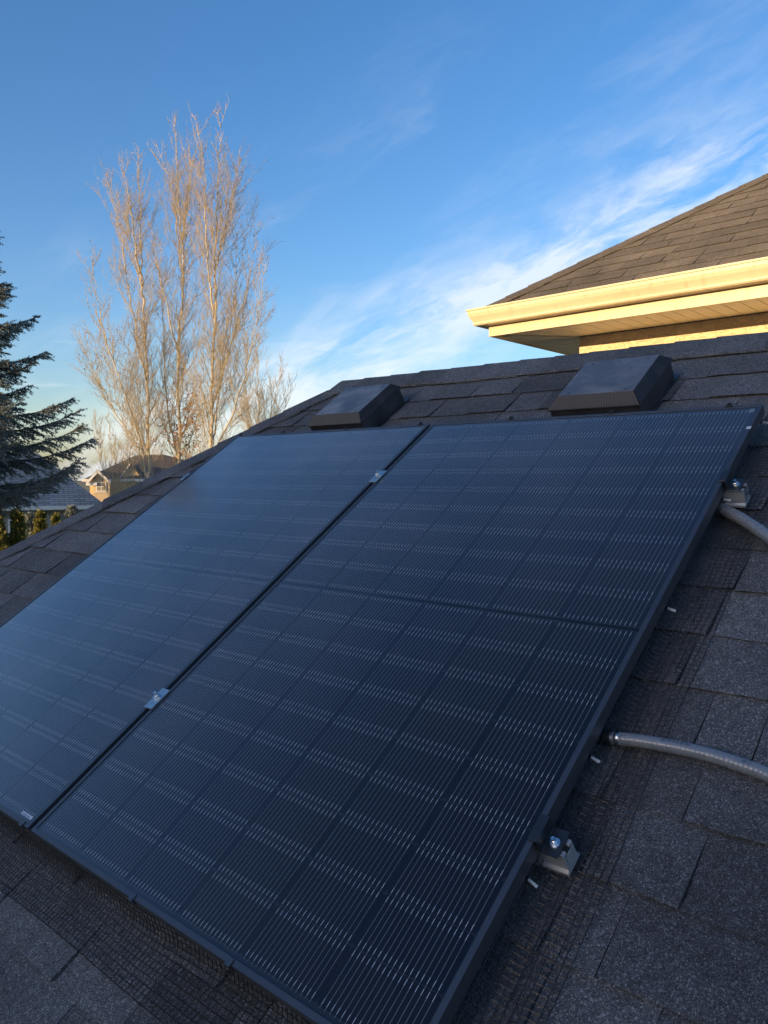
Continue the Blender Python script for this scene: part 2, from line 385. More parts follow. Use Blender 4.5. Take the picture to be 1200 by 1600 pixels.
M['window'] = mat_plain('window_glass', (0.10, 0.12, 0.15), 0.12, 0, 0.2, 1.5)
def mat_leaf(name, a, b, rough=0.75):
    m, k, out = material(name)
    g = k.n('ShaderNodeNewGeometry')
    n1 = k.n('ShaderNodeTexNoise', i_Vector=g.outputs['Position'], i_Scale=2.6, i_Detail=4.0)
    f = k.m('ADD', k.m('MULTIPLY', g.outputs['Random Per Island'], 0.6), k.m('MULTIPLY', n1.outputs[0], 0.45), clamp=True)
    col = k.mix(f, c4(a), c4(b))
    bs = k.n('ShaderNodeBsdfPrincipled', i_Base_Color=col, i_Roughness=rough)
    tl = k.n('ShaderNodeBsdfTranslucent', i_Color=col)
    mx = k.n('ShaderNodeMixShader', i_0=0.2, i_1=bs.outputs[0], i_2=tl.outputs[0])
    k.put(out.inputs[0], mx.outputs[0]); return m
M['needle'] = mat_leaf('spruce_needle', (0.110, 0.135, 0.118), (0.32, 0.35, 0.32))
M['cedar'] = mat_leaf('cedar_leaf', (0.095, 0.108, 0.024), (0.260, 0.235, 0.058))

# ------------------------------------------------------------------ ground
g = MB(); S = 1500
g.add([(-S, -S, GROUND), (S, -S, GROUND), (S, S, GROUND), (-S, S, GROUND)], [(0, 1, 2, 3)])
o = g.build('ground', M['lawn']); o['kind'] = 'structure'

# ------------------------------------------------------------------ the house we stand on: hip roof of charcoal shingles
EXPO = 0.147
def shingle_variants(n=8):
    out = []
    for q in range(n):
        K = 6; vs = []; fs = []
        xs = [i/K for i in range(K+1)]
        b = [random.uniform(-0.012, 0.012) for _ in xs]; z = [1+random.uniform(-0.18, 0.12) for _ in xs]
        for i, x in enumerate(xs):
            xx = x + (0.013 if i == 0 else -0.013 if i == K else 0)
            vs += [(xx, b[i]+0.055, -0.1), (xx, b[i], z[i]*0.90), (xx, b[i]+0.03, z[i]), (x, 1.0, 0.12)]
        for i in range(K):
            a = 4*i; c = 4*(i+1)
            fs += [(a, c, c+1, a+1), (a+1, c+1, c+2, a+2), (a+2, c+2, c+3, a+3)]
        fs += [(0, 1, 2, 3), (4*K+3, 4*K+2, 4*K+1, 4*K)]
        out.append((vs, fs))
    return out
VAR = shingle_variants()
VARMESH = {}
def var_mesh(q, mat):
    if (q, mat) not in VARMESH:
        me = bpy.data.meshes.new('shingle'); me.from_pydata(VAR[q][0], [], VAR[q][1]); me.update(); me.materials.append(M[mat]); VARMESH[(q, mat)] = me
    return VARMESH[(q, mat)]
class Joined:
    def __init__(s): s.b = MB()
    def tab(s, O, ex, et, en, x, t, wd, ln, th, q):
        vs, fs = VAR[q]
        s.b.add([O + ex*(x+v[0]*wd) + et*(t+v[1]*ln) + en*(v[2]*th) for v in vs], fs)
def courses(t_list, lo, hi, wmin=0.11, wmax=0.28):
    """yield tabs of every course between the side limits"""
    for t in t_list:
        x = lo(t) - random.uniform(0, 0.1); x1 = hi(t); raised = random.random() < 0.5
        while x < x1:
            wd = random.uniform(wmin, wmax)*(1.0 if raised else 0.85)
            xa = max(x, lo(t)); xb = min(x+wd, x1)
            if xb - xa > 0.015:
                yield t, xa, xb-xa, raised
            x += wd; raised = not raised if random.random() < 0.8 else raised

XR, TR = -1.04, 2.463                                    # ridge end
HA = R(48)
RIDGE = RP(0, TR, ROOFH); YR, ZR = RIDGE[1], RIDGE[2]
TE = -1.5
EAVE = RP(0, TE, ROOFH); YE, ZE = EAVE[1], EAVE[2]
XE = XR - (YR-YE)/math.tan(HA); XRIGHT = 5.5
YB = YR + (YR-YE)
def xhip(t): return XR - (TR-t)*math.cos(SLOPE)/math.tan(HA)
HOUSE0 = np.array([1.0, 1.5, GROUND])
house = empty('house', HOUSE0)
tag(house, 'house whose charcoal shingle hip roof carries the two solar panels', 'house')
deck = MB()
e = NVR*-0.002
pts = [(XRIGHT, YE, ZE), (XE, YE, ZE), (XR, YR, ZR), (XRIGHT, YR, ZR), (XE, YB, ZE), (XRIGHT, YB, ZE)]
pts = [(x, y, z-0.003) for x, y, z in pts]
low_ = [(x, y, ZE-0.18) for x, y, z in (pts[0], pts[1], pts[4], pts[5])]
deck.add(pts+low_, [(0, 3, 2, 1), (1, 2, 4), (4, 2, 3, 5), (0, 1, 7, 6), (1, 4, 8, 7), (4, 5, 9, 8), (5, 3, 0, 6, 9), (6, 7, 8, 9)])
deck.v = [tuple(Matrix.Rotation(-SLOPE, 3, 'X') @ Vector(v)) for v in deck.v]
roof = deck.build('roof', M['shingle'], house, loc=tuple(-HOUSE0)); roof.rotation_euler = ROOFROT
wl = MB().box((XE+0.5, YE+0.5, 0), (XRIGHT-0.3, 4.55, ZE-0.18-GROUND))
o = wl.build('wall', M['stucco_grey'], house, loc=(-HOUSE0[0], -HOUSE0[1], 0))

WP, LP, GAP = 1.134, 1.80, 0.0163
def seen(x, t):
    p = RP(x, t, ROOFH); px, py, z = proj(p)
    if z < 0.1 or not (-25 < px < 1225 and 0 < py < 1630): return False
    d = CAM - p; k = -(p @ NVR)/(d @ NVR); q = p + d*k
    xx, tt = q[0], q @ TV
    return not (-WP-GAP < xx < WP and 0 < tt < LP)
T0 = 0.264
tl = [T0+EXPO*i for i in range(-12, 16) if T0+EXPO*i < TR-0.02]
big, rest = [], Joined()
for t, x, wd, raised in courses(tl, lambda t: xhip(t+EXPO), lambda t: XRIGHT-0.02):
    th = 0.0105 if raised else 0.0060
    th *= random.uniform(0.85, 1.2)
    tj = t + random.uniform(-0.0025, 0.0025)
    vis = sum(seen(x+wd*a, t+EXPO*b) for a in (.05, .35, .65, .95) for b in (.1, .5, .9))
    ln = min(EXPO+0.012, TR-0.005-tj)
    px = 0
    if vis: px = vis/12*wd*(FPX/proj(RP(x+wd/2, t, ROOFH))[2])**2
    big.append((px, x, tj, wd, ln, th))
big.sort(key=lambda r: -r[0])
for i, (px, x, t, wd, ln, th) in enumerate(big):
    q = random.randrange(8)
    if i < 290 and px > 0:
        link_mesh('shingle', var_mesh(q, 'shingle'), roof, (x, t, ROOFH), (wd, ln, th), (0, 0, random.uniform(-0.004, 0.004)))
    else:
        rest.tab(np.array([0, 0, ROOFH]), np.array([1., 0, 0]), np.array([0, 1., 0]), np.array([0, 0, 1.]), x, t, wd, ln, th, q)
# slopes that face away from the viewer
inv = np.array(Matrix.Rotation(-SLOPE, 3, 'X'))
def away(O, ex, et, en, tls, lo, hi):
    O, ex, et, en = (inv @ np.asarray(v, float) for v in (O, ex, et, en))
    for t, x, wd, raised in courses(tls, lo, hi):
        rest.tab(O, ex, et, en, x, t, wd, EXPO+0.01, 0.008 if raised else 0.005, random.randrange(8))
S3 = math.atan2(ZR-ZE, XR-XE); LL = math.hypot(ZR-ZE, XR-XE)
et = np.array([math.cos(S3), 0, math.sin(S3)]); en = np.array([-math.sin(S3), 0, math.cos(S3)]); ex = np.cross(et, en)
away((XE, (YE+YB)/2, ZE), ex, et, en, [EXPO*i for i in range(int(LL/EXPO))], lambda t: -(YB-YE)/2*(1-(t+EXPO)/LL), lambda t: (YB-YE)/2*(1-(t+EXPO)/LL))
et = np.array([0, -math.cos(SLOPE), math.sin(SLOPE)]); en = np.array([0, math.sin(SLOPE), math.cos(SLOPE)]); ex = np.cross(et, en)
LB = math.hypot(YB-YR, ZR-ZE)
away((0, YB, ZE), ex, et, en, [EXPO*i for i in range(int(LB/EXPO))], lambda t: -XRIGHT, lambda t: -(XE+(XR-XE)*(t+EXPO)/LB))
o = rest.b.build('shingle_field', M['shingle'], roof); o['kind'] = 'stuff'

# ridge and hip caps: bent, overlapping pieces
def cap_piece(p, a, w1, w2, nn, length, wing, lift, th=0.006):
    """a = direction the cap runs (upwards); w1, w2 = wings down the two slopes; nn = up"""
    wing1 = wing*random.uniform(0.95, 1.05); wing2 = wing*random.uniform(0.95, 1.05)
    sec = []
    for u, (wv, f) in [(1.0, (w1, wing1)), (0.5, (w1, wing1)), (0.16, (w1, wing1)), (0, (w1, 0)), (0.16, (w2, wing2)), (0.5, (w2, wing2)), (1.0, (w2, wing2))]:
        sec.append((wv*f*u, (0.013 if u > 0.9 else 0.008 if 0.1 < u < 0.3 else 0.010 if u > 0 else 0.0045)))
    vs = []
    for end in (0, 1):
        base = p + a*(length*end)
        lf = lift if end == 0 else 0.001
        for off, up in sec: vs.append(base + off + nn*(up+lf+random.uniform(0, 0.0012)))
        for off, up in sec: vs.append(base + off + nn*(up+lf-th))
    m = len(sec); fs = []
    for i in range(m-1):
        fs += [(i, i+1, 2*m+i+1, 2*m+i), (m+i+1, m+i, 3*m+i, 3*m+i+1), (i+1, i, m+i, m+i+1), (2*m+i, 2*m+i+1, 3*m+i+1, 3*m+i)]
    fs += [(0, 2*m, 3*m, m), (m-1, 2*m-1, 4*m-1, 3*m-1)]
    return vs, fs
def caps(name, p0, a, w1, w2, nn, total, expo, wing, mat, parent, inv_loc, invm, skip=None):
    s = 0.0; n_ = 0
    while s < total:
        ex_ = expo*random.uniform(0.88, 1.12)
        vs, fs = cap_piece(p0 + a*s, a, w1, w2, nn, ex_*1.35, wing, random.uniform(0.005, 0.009))
        b = MB().add([invm @ (v-inv_loc) for v in vs], fs)
        fix_normals(b.build(name, M[mat], parent)); s += ex_
hipdir = np.array([math.cos(HA), math.sin(HA), math.sin(HA)*math.tan(SLOPE)]); hipdir /= np.linalg.norm(hipdir)
nL = np.array([-math.sin(S3), 0, math.cos(S3)])
wf = np.cross(hipdir, NVR); wf = wf if wf[0] > 0 else -wf           # down the front slope
wlft = np.cross(hipdir, nL); wlft = wlft if wlft[0] < 0 else -wlft
hup = NVR + nL; hup /= np.linalg.norm(hup)
hiplen = np.linalg.norm(np.array([XR, YR, ZR])-np.array([XE, YE, ZE]))
caps('hip_cap', np.array([XE, YE, ZE]), hipdir, wf, wlft, hup, hiplen-0.27, 0.20, 0.135, 'shingle', roof, np.zeros(3), inv)
nB = np.array([0, math.sin(SLOPE), math.cos(SLOPE)])
caps('ridge_cap', np.array([XR-0.03, YR, ZR]), XV, -TV, np.array([0, math.cos(SLOPE), -math.sin(SLOPE)]), np.array([0, 0, 1.]), XRIGHT-XR-0.1, 0.168, 0.150, 'shingle', roof, np.zeros(3), inv)
# blobs of roof sealant under two ridge caps
for x, t, sc in ((0.185, 2.325, 1.0), (0.40, 2.33, 0.8), (0.83, 2.325, 0.7)):
    b = MB()
    for i in range(5):
        r = random.uniform(0.003, 0.006)*sc
        b.tube([(x+i*0.010*sc-0.006, t, ROOFH+0.008), (x+i*0.010*sc, t+random.uniform(-.002, .002), ROOFH+0.011), (x+i*0.010*sc+0.008, t, ROOFH+0.008)], [r*.5, r, r*.4], 6)
    b.build('sealant', M['sealant'], roof, smooth=True)

# ------------------------------------------------------------------ solar panels
FR, FH = 0.011, 0.030
cw, rows, cols = 0.182, 18, 6
px0 = (WP-6*cw-5*0.002)/2
ch = (LP-2*0.022-0.014-16*0.0016)/18
cell_x = [px0+i*(cw+0.002) for i in range(cols)]
cell_y = [0.022+j*(ch+0.0016)+(0.014-0.0016 if j >= 9 else 0) for j in range(rows)]
cm = MB(); c_ = 0.004
cm.add([(c_, 0, 0), (cw-c_, 0, 0), (cw, c_, 0), (cw, ch-c_, 0), (cw-c_, ch, 0), (c_, ch, 0), (0, ch-c_, 0), (0, c_, 0)], [tuple(range(8))])
cellmesh = cm.mesh('cell'); cellmesh.materials.append(M['cell'])
fb = MB()
prof = [(0, 0), (FR, 0), (FR, -0.0025), (0.002, -0.0065), (0.002, -FH+0.002), (0.022, -FH+0.002), (0.022, -FH), (0, -FH)]   # u inward, z
ring = []
for (cx_, cy_, sx, sy) in ((0, 0, 1, 1), (WP, 0, -1, 1), (WP, LP, -1, -1), (0, LP, 1, -1)):
    ring.append([(cx_+sx*u, cy_+sy*u, z) for u, z in prof])
n = len(prof); vs = [v for r_ in ring for v in r_]
fs = [(a*n+i, ((a+1) % 4)*n+i, ((a+1) % 4)*n+(i+1) % n, a*n+(i+1) % n) for a in range(4) for i in range(n)]
fb.add(vs, fs); framemesh = fb
def strips(wd, segs, z):
    b = MB()
    for x in cell_x:
        for q in range(16):
            xc = x + cw*(0.054+0.892*q/15)
            for a, c in segs: b.add([(xc-wd/2, a, z), (xc+wd/2, a, z), (xc+wd/2, c, z), (xc-wd/2, c, z)], [(0, 1, 2, 3)])
    return b
lines = strips(0.00062, [(cell_y[0]-0.003, cell_y[8]+ch+0.002), (cell_y[9]-0.002, cell_y[17]+ch+0.003)], -0.0042)
segs = []
for j in range(rows):
    segs += [(cell_y[j]+0.003, cell_y[j]+0.013), (cell_y[j]+ch-0.013, cell_y[j]+ch-0.003)]
pads = strips(0.00110, segs, -0.0039)
sidelines = MB()
for j in (0, 1):
    yc = (cell_y[8]+ch+cell_y[9])/2
def make_panel(x0, label):
    root = empty('solar_panel', tuple(RP(x0, 0, 0)), ROOFROT)
    tag(root, label, 'solar panel', 'solar panels on the roof')
    f = framemesh.build('frame', M['frame'], root); fix_normals(f); bevel(f, 0.0006)
    b = MB().box((0.003, 0.003, -0.0065), (WP-0.003, LP-0.003, -0.0052)); b.build('back_sheet', M['cell_back'], root)
    for x in cell_x:
        for y in cell_y: link_mesh('cell', cellmesh, root, (x, y, -0.0046))
    o = lines.build('wire_ribbons', M['ribbon'], root); o['kind'] = 'stuff'
    o = pads.build('solder_pads', M['pad'], root); o['kind'] = 'stuff'
    yc = (cell_y[8]+ch+cell_y[9])/2
    for i in (1, 3, 5):
        b = MB(); b.cyl((px0+i*(cw+0.002)-0.001, yc), 0.006, -0.0044, -0.0041, 14); b.build('junction_mark', M['frame'], root)
    b = MB().box((FR+0.003, yc-0.0042, -0.0044), (WP-FR-0.003, yc+0.0042, -0.0037)); b.build('bus_bar', M['seam'], root)
    gsh = MB().add([(FR-0.001, FR-0.001, -0.0022), (WP-FR+0.001, FR-0.001, -0.0022), (WP-FR+0.001, LP-FR+0.001, -0.0022), (FR-0.001, LP-FR+0.001, -0.0022)], [(0, 1, 2, 3)])
    gsh.build('glass', M['glass'], root)
    return root
pr = make_panel(0, 'right solar panel, nearest the viewer, with black end clamps on its outer edge')
pl = make_panel(-WP-GAP, 'left solar panel, paler with sky reflection, white sticker near its lower corner')
b = MB().box((WP-0.075, 0.0185, -0.0040), (WP-0.022, 0.0265, -0.0036)); st = b.build('sticker', M['sticker'], pl)
b = MB()
x = WP-0.070
while x < WP-0.03:
    wd = random.uniform(0.0006, 0.0022); b.box((x, 0.0195, -0.0036), (x+wd, 0.0235, -0.00345)); x += wd+random.uniform(0.0008, 0.002)
b.build('bar_code', M['ink'], st)
b = MB().box((WP-0.030, LP-0.034, -0.0040), (WP-0.017, LP-0.016, -0.0036)); b.build('corner_label', M['conduit'], pr)
b = MB().box((WP-FR, LP-0.128, 0.0002), (WP+0.0008, LP-0.116, 0.0010)); b.build('edge_tag', M['sticker'], pr)

# ------------------------------------------------------------------ mounting rails and clamps
RAILS = (0.412, 1.452)
rail_prof = [(-0.022, -0.046), (0.022, -0.046), (0.022, -0.040), (0.0165, -0.036), (0.0165, -0.004), (0.0165, 0.0), (0.006, 0.0), (0.006, -0.004), (0.012, -0.006),
             (0.012, -0.030), (-0.012, -0.030), (-0.012, -0.006), (-0.006, -0.004), (-0.006, 0.0), (-0.0165, 0.0), (-0.0165, -0.036), (-0.022, -0.040)]
for i, t in enumerate(RAILS):
    root = empty('mounting_rail', tuple(RP(0, t, -FH-0.001)), ROOFROT)
    tag(root, ('lower' if i == 0 else 'upper') + ' aluminium mounting rail, its open end ' + ('below the lower conduit' if i == 0 else 'above the upper conduit'), 'rail', 'panel mounting rails')
    b = MB().prism(rail_prof, 'x', -WP-GAP-0.03, WP+0.041); o = b.build('rail', M['rail_metal'], root); fix_normals(o)
    for xf in (-0.95, 0.0, 0.95):
        b = MB().prism([(-0.028, -0.069), (0.05, -0.069), (0.05, -0.062), (0.030, -0.062), (0.030, -0.01), (0.0235, -0.01), (0.0235, -0.0465), (-0.028, -0.0465)], 'x', xf-0.02, xf+0.02)
        fix_normals(b.build('foot', M['black_metal'], root))
def bolt(root, c, z, s=1.0):
    b = MB().cyl(c, 0.0095*s, z, z+0.0016, 24); b.build('washer', M['steel'], root, smooth=False)
    b = MB().cyl(c, 0.0072*s, z+0.0018, z+0.0075*s, 6); bevel(b.build('nut', M['steel'], root), 0.0007)
    b = MB().cyl(c, 0.0038*s, z+0.0075*s, z+0.0135*s, 12, 0.0034*s); b.build('stud', M['steel'], root, smooth=False)
lab = ['bright mid clamp with bolt between the panels, lower one near the bottom', 'bright mid clamp with bolt between the panels, upper one near the ridge']
for i, t in enumerate(RAILS):
    root = empty('mid_clamp', tuple(RP(-GAP/2, t, 0)), ROOFROT); tag(root, lab[i], 'clamp', 'clamps between the panels')
    b = MB().prism([(-0.017, 0.0012), (0.017, 0.0012), (0.017, 0.0040), (0.015, 0.0046), (0.006, 0.0040), (-0.006, 0.0040), (-0.015, 0.0046), (-0.017, 0.0040)], 'y', -0.034, 0.034)
    b.v = [(v[2] if False else v[0], v[1], v[2]) for v in b.v]
    # profile was given as (x, z): remap
    b.v = [(vz, vy, vx) for vx, vy, vz in b.v]
    o = b.build('plate', M['clamp_metal'], root); fix_normals(o); bevel(o, 0.0005)
    b = MB().box((-0.0045, -0.030, -0.030), (0.0045, 0.030, 0.0011)); b.build('web', M['rail_metal'], root)
    bolt(root, (0.0, 0.004), 0.0041, 1.35)
lab = ['black end clamp with bright bolt on the lower rail end, right panel edge', 'black end clamp with bright bolt on the upper rail end, above the conduit']
for i, t in enumerate(RAILS):
    root = empty('end_clamp', tuple(RP(WP, t, 0)), ROOFROT); tag(root, lab[i], 'clamp', 'clamps at the panel edge')
    z = [(-0.010, 0.0012), (0.0045, 0.0012), (0.0045, -0.0265), (0.036, -0.0265), (0.036, -0.0235), (0.0075, -0.0235), (0.0075, 0.0042), (-0.010, 0.0042)]
    b = MB().prism([(v, u) for u, v in z], 'y', -0.026, 0.026)      # 'y' prism takes (z, x)
    o = b.build('bracket', M['black_metal'], root); fix_normals(o); bevel(o, 0.0008)
    b = MB().box((0.004, -0.0175, -0.0300), (0.0355, 0.0175, -0.0268)); b.build('spacer', M['black_metal'], root)
    bolt(root, (0.0215, -0.002), -0.0234, 1.0)
    b = MB().box((0.0413, -0.0115, -0.060), (0.0423, 0.0115, -0.038)); b.build('end_plug', M['clamp_metal' if i else 'rail_metal'], root)

# ------------------------------------------------------------------ wire mesh guards round the panel edge
def guard(kind, lo, hi, profile, wob, label, to_local):
    root = empty('wire_mesh_guard', (0, 0, 0), ROOFROT); tag(root, label, 'wire mesh', 'wire mesh guards')
    # resample the profile
    P = np.array(profile, float); seg = np.r_[0, np.cumsum(np.linalg.norm(np.diff(P, axis=0), axis=1))]
    PT = 0.0127; nl = int(seg[-1]/PT); S_ = np.linspace(0, seg[-1], nl+1)
    prof = np.c_[np.interp(S_, seg, P[:, 0]), np.interp(S_, seg, P[:, 1])]
    along = np.arange(lo, hi, PT)
    k1, k2, k3 = rng.uniform(0, 6, 3)
    def shift(a, f):            # slack of the mesh: f = 0 at the panel, 1 at the roof
        w1_ = math.sin(a*5.1+k1)*0.006 + math.sin(a*11.3+k2)*0.003 + math.sin(a*23+k3)*0.0015
        w2_ = math.sin(a*3.3+k2)*0.005 + math.sin(a*8.1+k3)*0.003
        return w1_*(1-f)*0.9 + w2_*f, (abs(w1_)*0.9+0.002)*(1-f)*(1 if f < 0.3 else 0.4)
    def pt(i, a):
        f = i/nl; du, dh = shift(a, f)
        lift = 0.0035*abs(math.sin(a*7+i*0.9+k1)) if f > 0.45 else 0
        return to_local(a, prof[i][0]+wob*du, max(prof[i][1]-dh*0.8+lift, ROOFH+0.009))
    b = MB(); sub = along[::3]
    for i in range(nl+1): b.tube([pt(i, a) for a in sub], 0.00095 if i else 0.0012, 4, False)
    o = b.build('long_wires', M['wire'], root); o['kind'] = 'stuff'
    b = MB()
    for a in along: b.tube([pt(i, a) for i in range(nl+1)], 0.00085, 3, False)
    o = b.build('cross_wires', M['wire'], root); o['kind'] = 'stuff'
    return root
gf = guard('front', -WP-GAP-0.02, WP+0.06, [(0.004, -0.036), (-0.004, -0.060), (-0.014, -0.078), (-0.030, -0.086), (-0.075, -0.088), (-0.118, -0.089)], -1.0,
           'black wire mesh guard along the lower edge of both panels', lambda a, u, h: (a, u, h))
gr = guard('right', -0.06, LP+0.03, [(WP-0.012, -0.046), (WP-0.006, -0.066), (WP+0.004, -0.082), (WP+0.025, -0.088), (WP+0.06, -0.089), (WP+0.092, -0.089)], 1.0,
           'black wire mesh guard along the right edge of the right panel', lambda a, u, h: (u, a, h))
for t in (1.784, 1.423, 1.019, 0.606, 0.347):
    b = MB().tube([(WP-0.016, t+0.004, -0.050), (WP-0.004, t, -0.048)], 0.0028, 8); pin = b.build('guard_pin', M['rubber'], gr, smooth=False)
    b = MB().tube([(WP-0.004, t, -0.048), (WP+0.014, t-0.006, -0.047)], [0.0024, 0.0030], 10); b.build('pin_tip', M['white_plastic'], pin)
for x in (-0.640, -0.046, 0.440, 0.745, 1.05):
    b = MB().box((x-0.007, -0.0045, -0.012), (x+0.007, -0.0006, 0.0022)).box((x-0.007, -0.0045, 0.0009), (x+0.007, 0.009, 0.0026)); b.build('clip', M['frame'], gf)
for x in (-1.127, -0.829, -0.446, -0.059, 0.336, 0.697, 1.046):
    pan = pl if x < -0.02 else pr; xx = x - (-WP-GAP if x < -0.02 else 0)
    b = MB().box((xx-0.010, LP-0.006, 0.0007), (xx+0.010, LP+0.004, 0.0035)).box((xx-0.005, LP+0.001, 0.0035), (xx+0.005, LP+0.008, 0.0075)); bevel(b.build('clip', M['rubber'], pan), 0.001)
root = empty('end_clamp', tuple(RP(-WP-GAP, RAILS[1], 0)), ROOFROT); tag(root, 'silver end clamp on the outer left edge of the left panel', 'clamp', 'clamps at the panel edge')
b = MB().prism([(v, -u) for u, v in z], 'y', -0.026, 0.026); o = b.build('bracket', M['clamp_metal'], root); fix_normals(o); bevel(o, 0.0008)
bolt(root, (-0.0215, 0.0), -0.0234, 1.0)

# ------------------------------------------------------------------ roof vents
def make_vent(x, label):
    root = empty('roof_vent', tuple(RP(x, 2.03, ROOFH+0.006)), ROOFROT); tag(root, label, 'roof vent', 'roof vents')
    hw, f0, f1, zr, zt = 0.161, -0.150, 0.150, 0.070, 0.100
    b = MB().box((-hw-0.004, f0-0.05, 0.0), (hw+0.004, f1+0.02, 0.005)); b.build('flange', M['vent'], root)
    b = MB().box((-hw+0.004, f0+0.004, 0.005), (hw-0.004, f1-0.004, zr-0.002)); bevel(b.build('base', M['vent'], root), 0.003, 2)
    T_ = [(-hw+0.027, f0+0.042), (hw-0.030, f0+0.042), (hw-0.030, f1-0.020), (-hw+0.027, f1-0.020)]
    B_ = [(-hw, f0), (hw, f0), (hw, f1), (-hw, f1)]
    b = MB().add([(x_, y_, zr-0.002) for x_, y_ in B_] + [(x_, y_, zr+0.002) for x_, y_ in B_], [(0, 3, 2, 1), (4, 5, 6, 7)] + [(i, (i+1) % 4, (i+1) % 4+4, i+4) for i in range(4)])
    bevel(b.build('rim', M['vent'], root), 0.001)
    b = MB().add([(x_*0.985, y_*0.985, zr+0.002) for x_, y_ in B_] + [(x_, y_, zt) for x_, y_ in T_], [(i, (i+1) % 4, (i+1) % 4+4, i+4) for i in range(4)])
    b.build('louvre_backing', M['rubber'], root)
    K = 12; vs = []; fs = []
    for j in range(K+1):
        for i in range(K+1):
            u, v = i/K, j/K
            x_ = T_[0][0]+(T_[1][0]-T_[0][0])*u; y_ = T_[0][1]+(T_[2][1]-T_[0][1])*v
            z = zt+0.003+0.0016*math.sin(math.pi*u)*math.sin(math.pi*v)-0.0016*math.exp(-((u-.3)**2+(v-.45)**2)/0.012)-0.0016*math.exp(-((u-.7)**2+(v-.5)**2)/0.012)
            vs.append((x_, y_, z))
    for j in range(K):
        for i in range(K): a = j*(K+1)+i; fs.append((a, a+1, a+K+2, a+K+1))
    b = MB().add(vs, fs); b.add([(x_, y_, zt-0.002) for x_, y_ in T_]+[(x_, y_, zt+0.003) for x_, y_ in T_], [(i, (i+1) % 4, (i+1) % 4+4, i+4) for i in range(4)])
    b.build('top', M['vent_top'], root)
    # ribs of the louvred skirt
    def ribs(p0, p1, q0, q1, nrm, n_, name, mat):
        b = MB(); p0, p1, q0, q1, nrm = (np.array(v, float) for v in (p0, p1, q0, q1, nrm))
        for i in range(n_):
            u = (i+0.5)/n_; a = p0+(p1-p0)*u; c = q0+(q1-q0)*u
            du = (p1-p0)/n_*0.26; dv = (q1-q0)/n_*0.26
            b.add([a-du, a+du, c+dv, c-dv, a-du+nrm*.004, a+du+nrm*.004, c+dv+nrm*.004, c-dv+nrm*.004], MB_BOX)
        fix_normals(b.build(name, M[mat], root))
    z0 = zr+0.002
    ribs((B_[0][0], B_[0][1], z0), (B_[1][0], B_[1][1], z0), (*T_[0], zt), (*T_[1], zt), (0, -0.6, 0.8), 56, 'grille', 'grille')
    ribs((B_[1][0], B_[1][1], z0), (B_[2][0], B_[2][1], z0), (*T_[1], zt), (*T_[2], zt), (0.7, 0, 0.7), 48, 'grille', 'vent')
    ribs((B_[0][0], B_[0][1], z0), (B_[3][0], B_[3][1], z0), (*T_[0], zt), (*T_[3], zt), (-0.7, 0, 0.7), 48, 'grille', 'vent')
    for x_, y_ in ((-0.1, f0+0.055), (0.1, f0+0.055), (-0.1, f1-0.04), (0.0, f1-0.04), (0.1, f1-0.04)):
        b = MB().cyl((x_, y_), 0.005, zt+0.0025, zt+0.0045, 10, 0.003); b.build('rivet', M['vent'], root)
    return root
make_vent(0.592, 'black low-profile roof vent nearer the viewer, below the cream gutter')
make_vent(-0.597, 'black low-profile roof vent farther off, near the end of the ridge')

# ------------------------------------------------------------------ flexible conduits
def conduit(pts, r, label, ring=True):
    root = empty('flexible_conduit', tuple(RP(*pts[-1])), (0, 0, 0)); tag(root, label, 'conduit', 'grey conduits')
    L0 = np.array(RP(*pts[-1]))
    P = [np.array(RP(*p)) - L0 for p in pts]
    path = []
    for i in range(len(P)-1):                           # Catmull-Rom
        a, b_, c, d = P[max(i-1, 0)], P[i], P[i+1], P[min(i+2, len(P)-1)]
        for u in np.linspace(0, 1, 60, endpoint=False):
            path.append(0.5*((2*b_)+(-a+c)*u+(2*a-5*b_+4*c-d)*u*u+(-a+3*b_-3*c+d)*u**3))
    path.append(P[-1]); path = np.array(path)
    s = np.r_[0, np.cumsum(np.linalg.norm(np.diff(path, axis=0), axis=1))]
    n_ = int(s[-1]/0.0012); ss = np.linspace(0, s[-1], n_)
    path = np.c_[tuple(np.interp(ss, s, path[:, i]) for i in range(3))]
    rad = [r*(1-0.045*(0.5+0.5*math.cos(2*math.pi*v/0.0084))**3) for v in ss]
    b = MB().tube(list(path), rad, 20); b.build('hose', M['conduit'], root, smooth=True)
    return root, path, ss
c_lo, path_lo, ss_lo = conduit([(1.070, 0.668, -0.072), (1.10, 0.671, -0.072), (1.142, 0.677, -0.072), (1.186, 0.685, -0.074), (1.233, 0.690, -0.076), (1.278, 0.693, -0.078), (1.323, 0.692, -0.079), (1.367, 0.687, -0.079), (1.409, 0.680, -0.079), (1.48, 0.655, -0.079), (1.60, 0.58, -0.079), (1.80, 0.40, -0.079)], 0.0128,
                  'lower grey flexible conduit with printed lettering, curving out from under the panel')
c_up, path_up, ss_up = conduit([(1.02, 1.47, -0.074), (1.085, 1.442, -0.072), (1.133, 1.408, -0.071), (1.184, 1.372, -0.070), (1.255, 1.312, -0.070), (1.36, 1.22, -0.076), (1.50, 1.07, -0.078), (1.70, 0.80, -0.078)], 0.0146,
                  'upper grey flexible conduit beside the upper rail end')
def ring_at(path, ss, s0, s1, r, mat, parent, name):
    sel = [p for p, v in zip(path, ss) if s0 <= v <= s1]
    b = MB().tube(sel, r, 24); b.build(name, M[mat], parent, smooth=False)
ring_at(path_lo, ss_lo, 0.000, 0.066, 0.0148, 'rubber', c_lo, 'connector')
ring_at(path_lo, ss_lo, 0.0665, 0.0705, 0.0154, 'steel', c_lo, 'connector_ring')
ring_at(path_lo, ss_lo, 0.0710, 0.0755, 0.0140, 'rubber', c_lo, 'connector_neck')
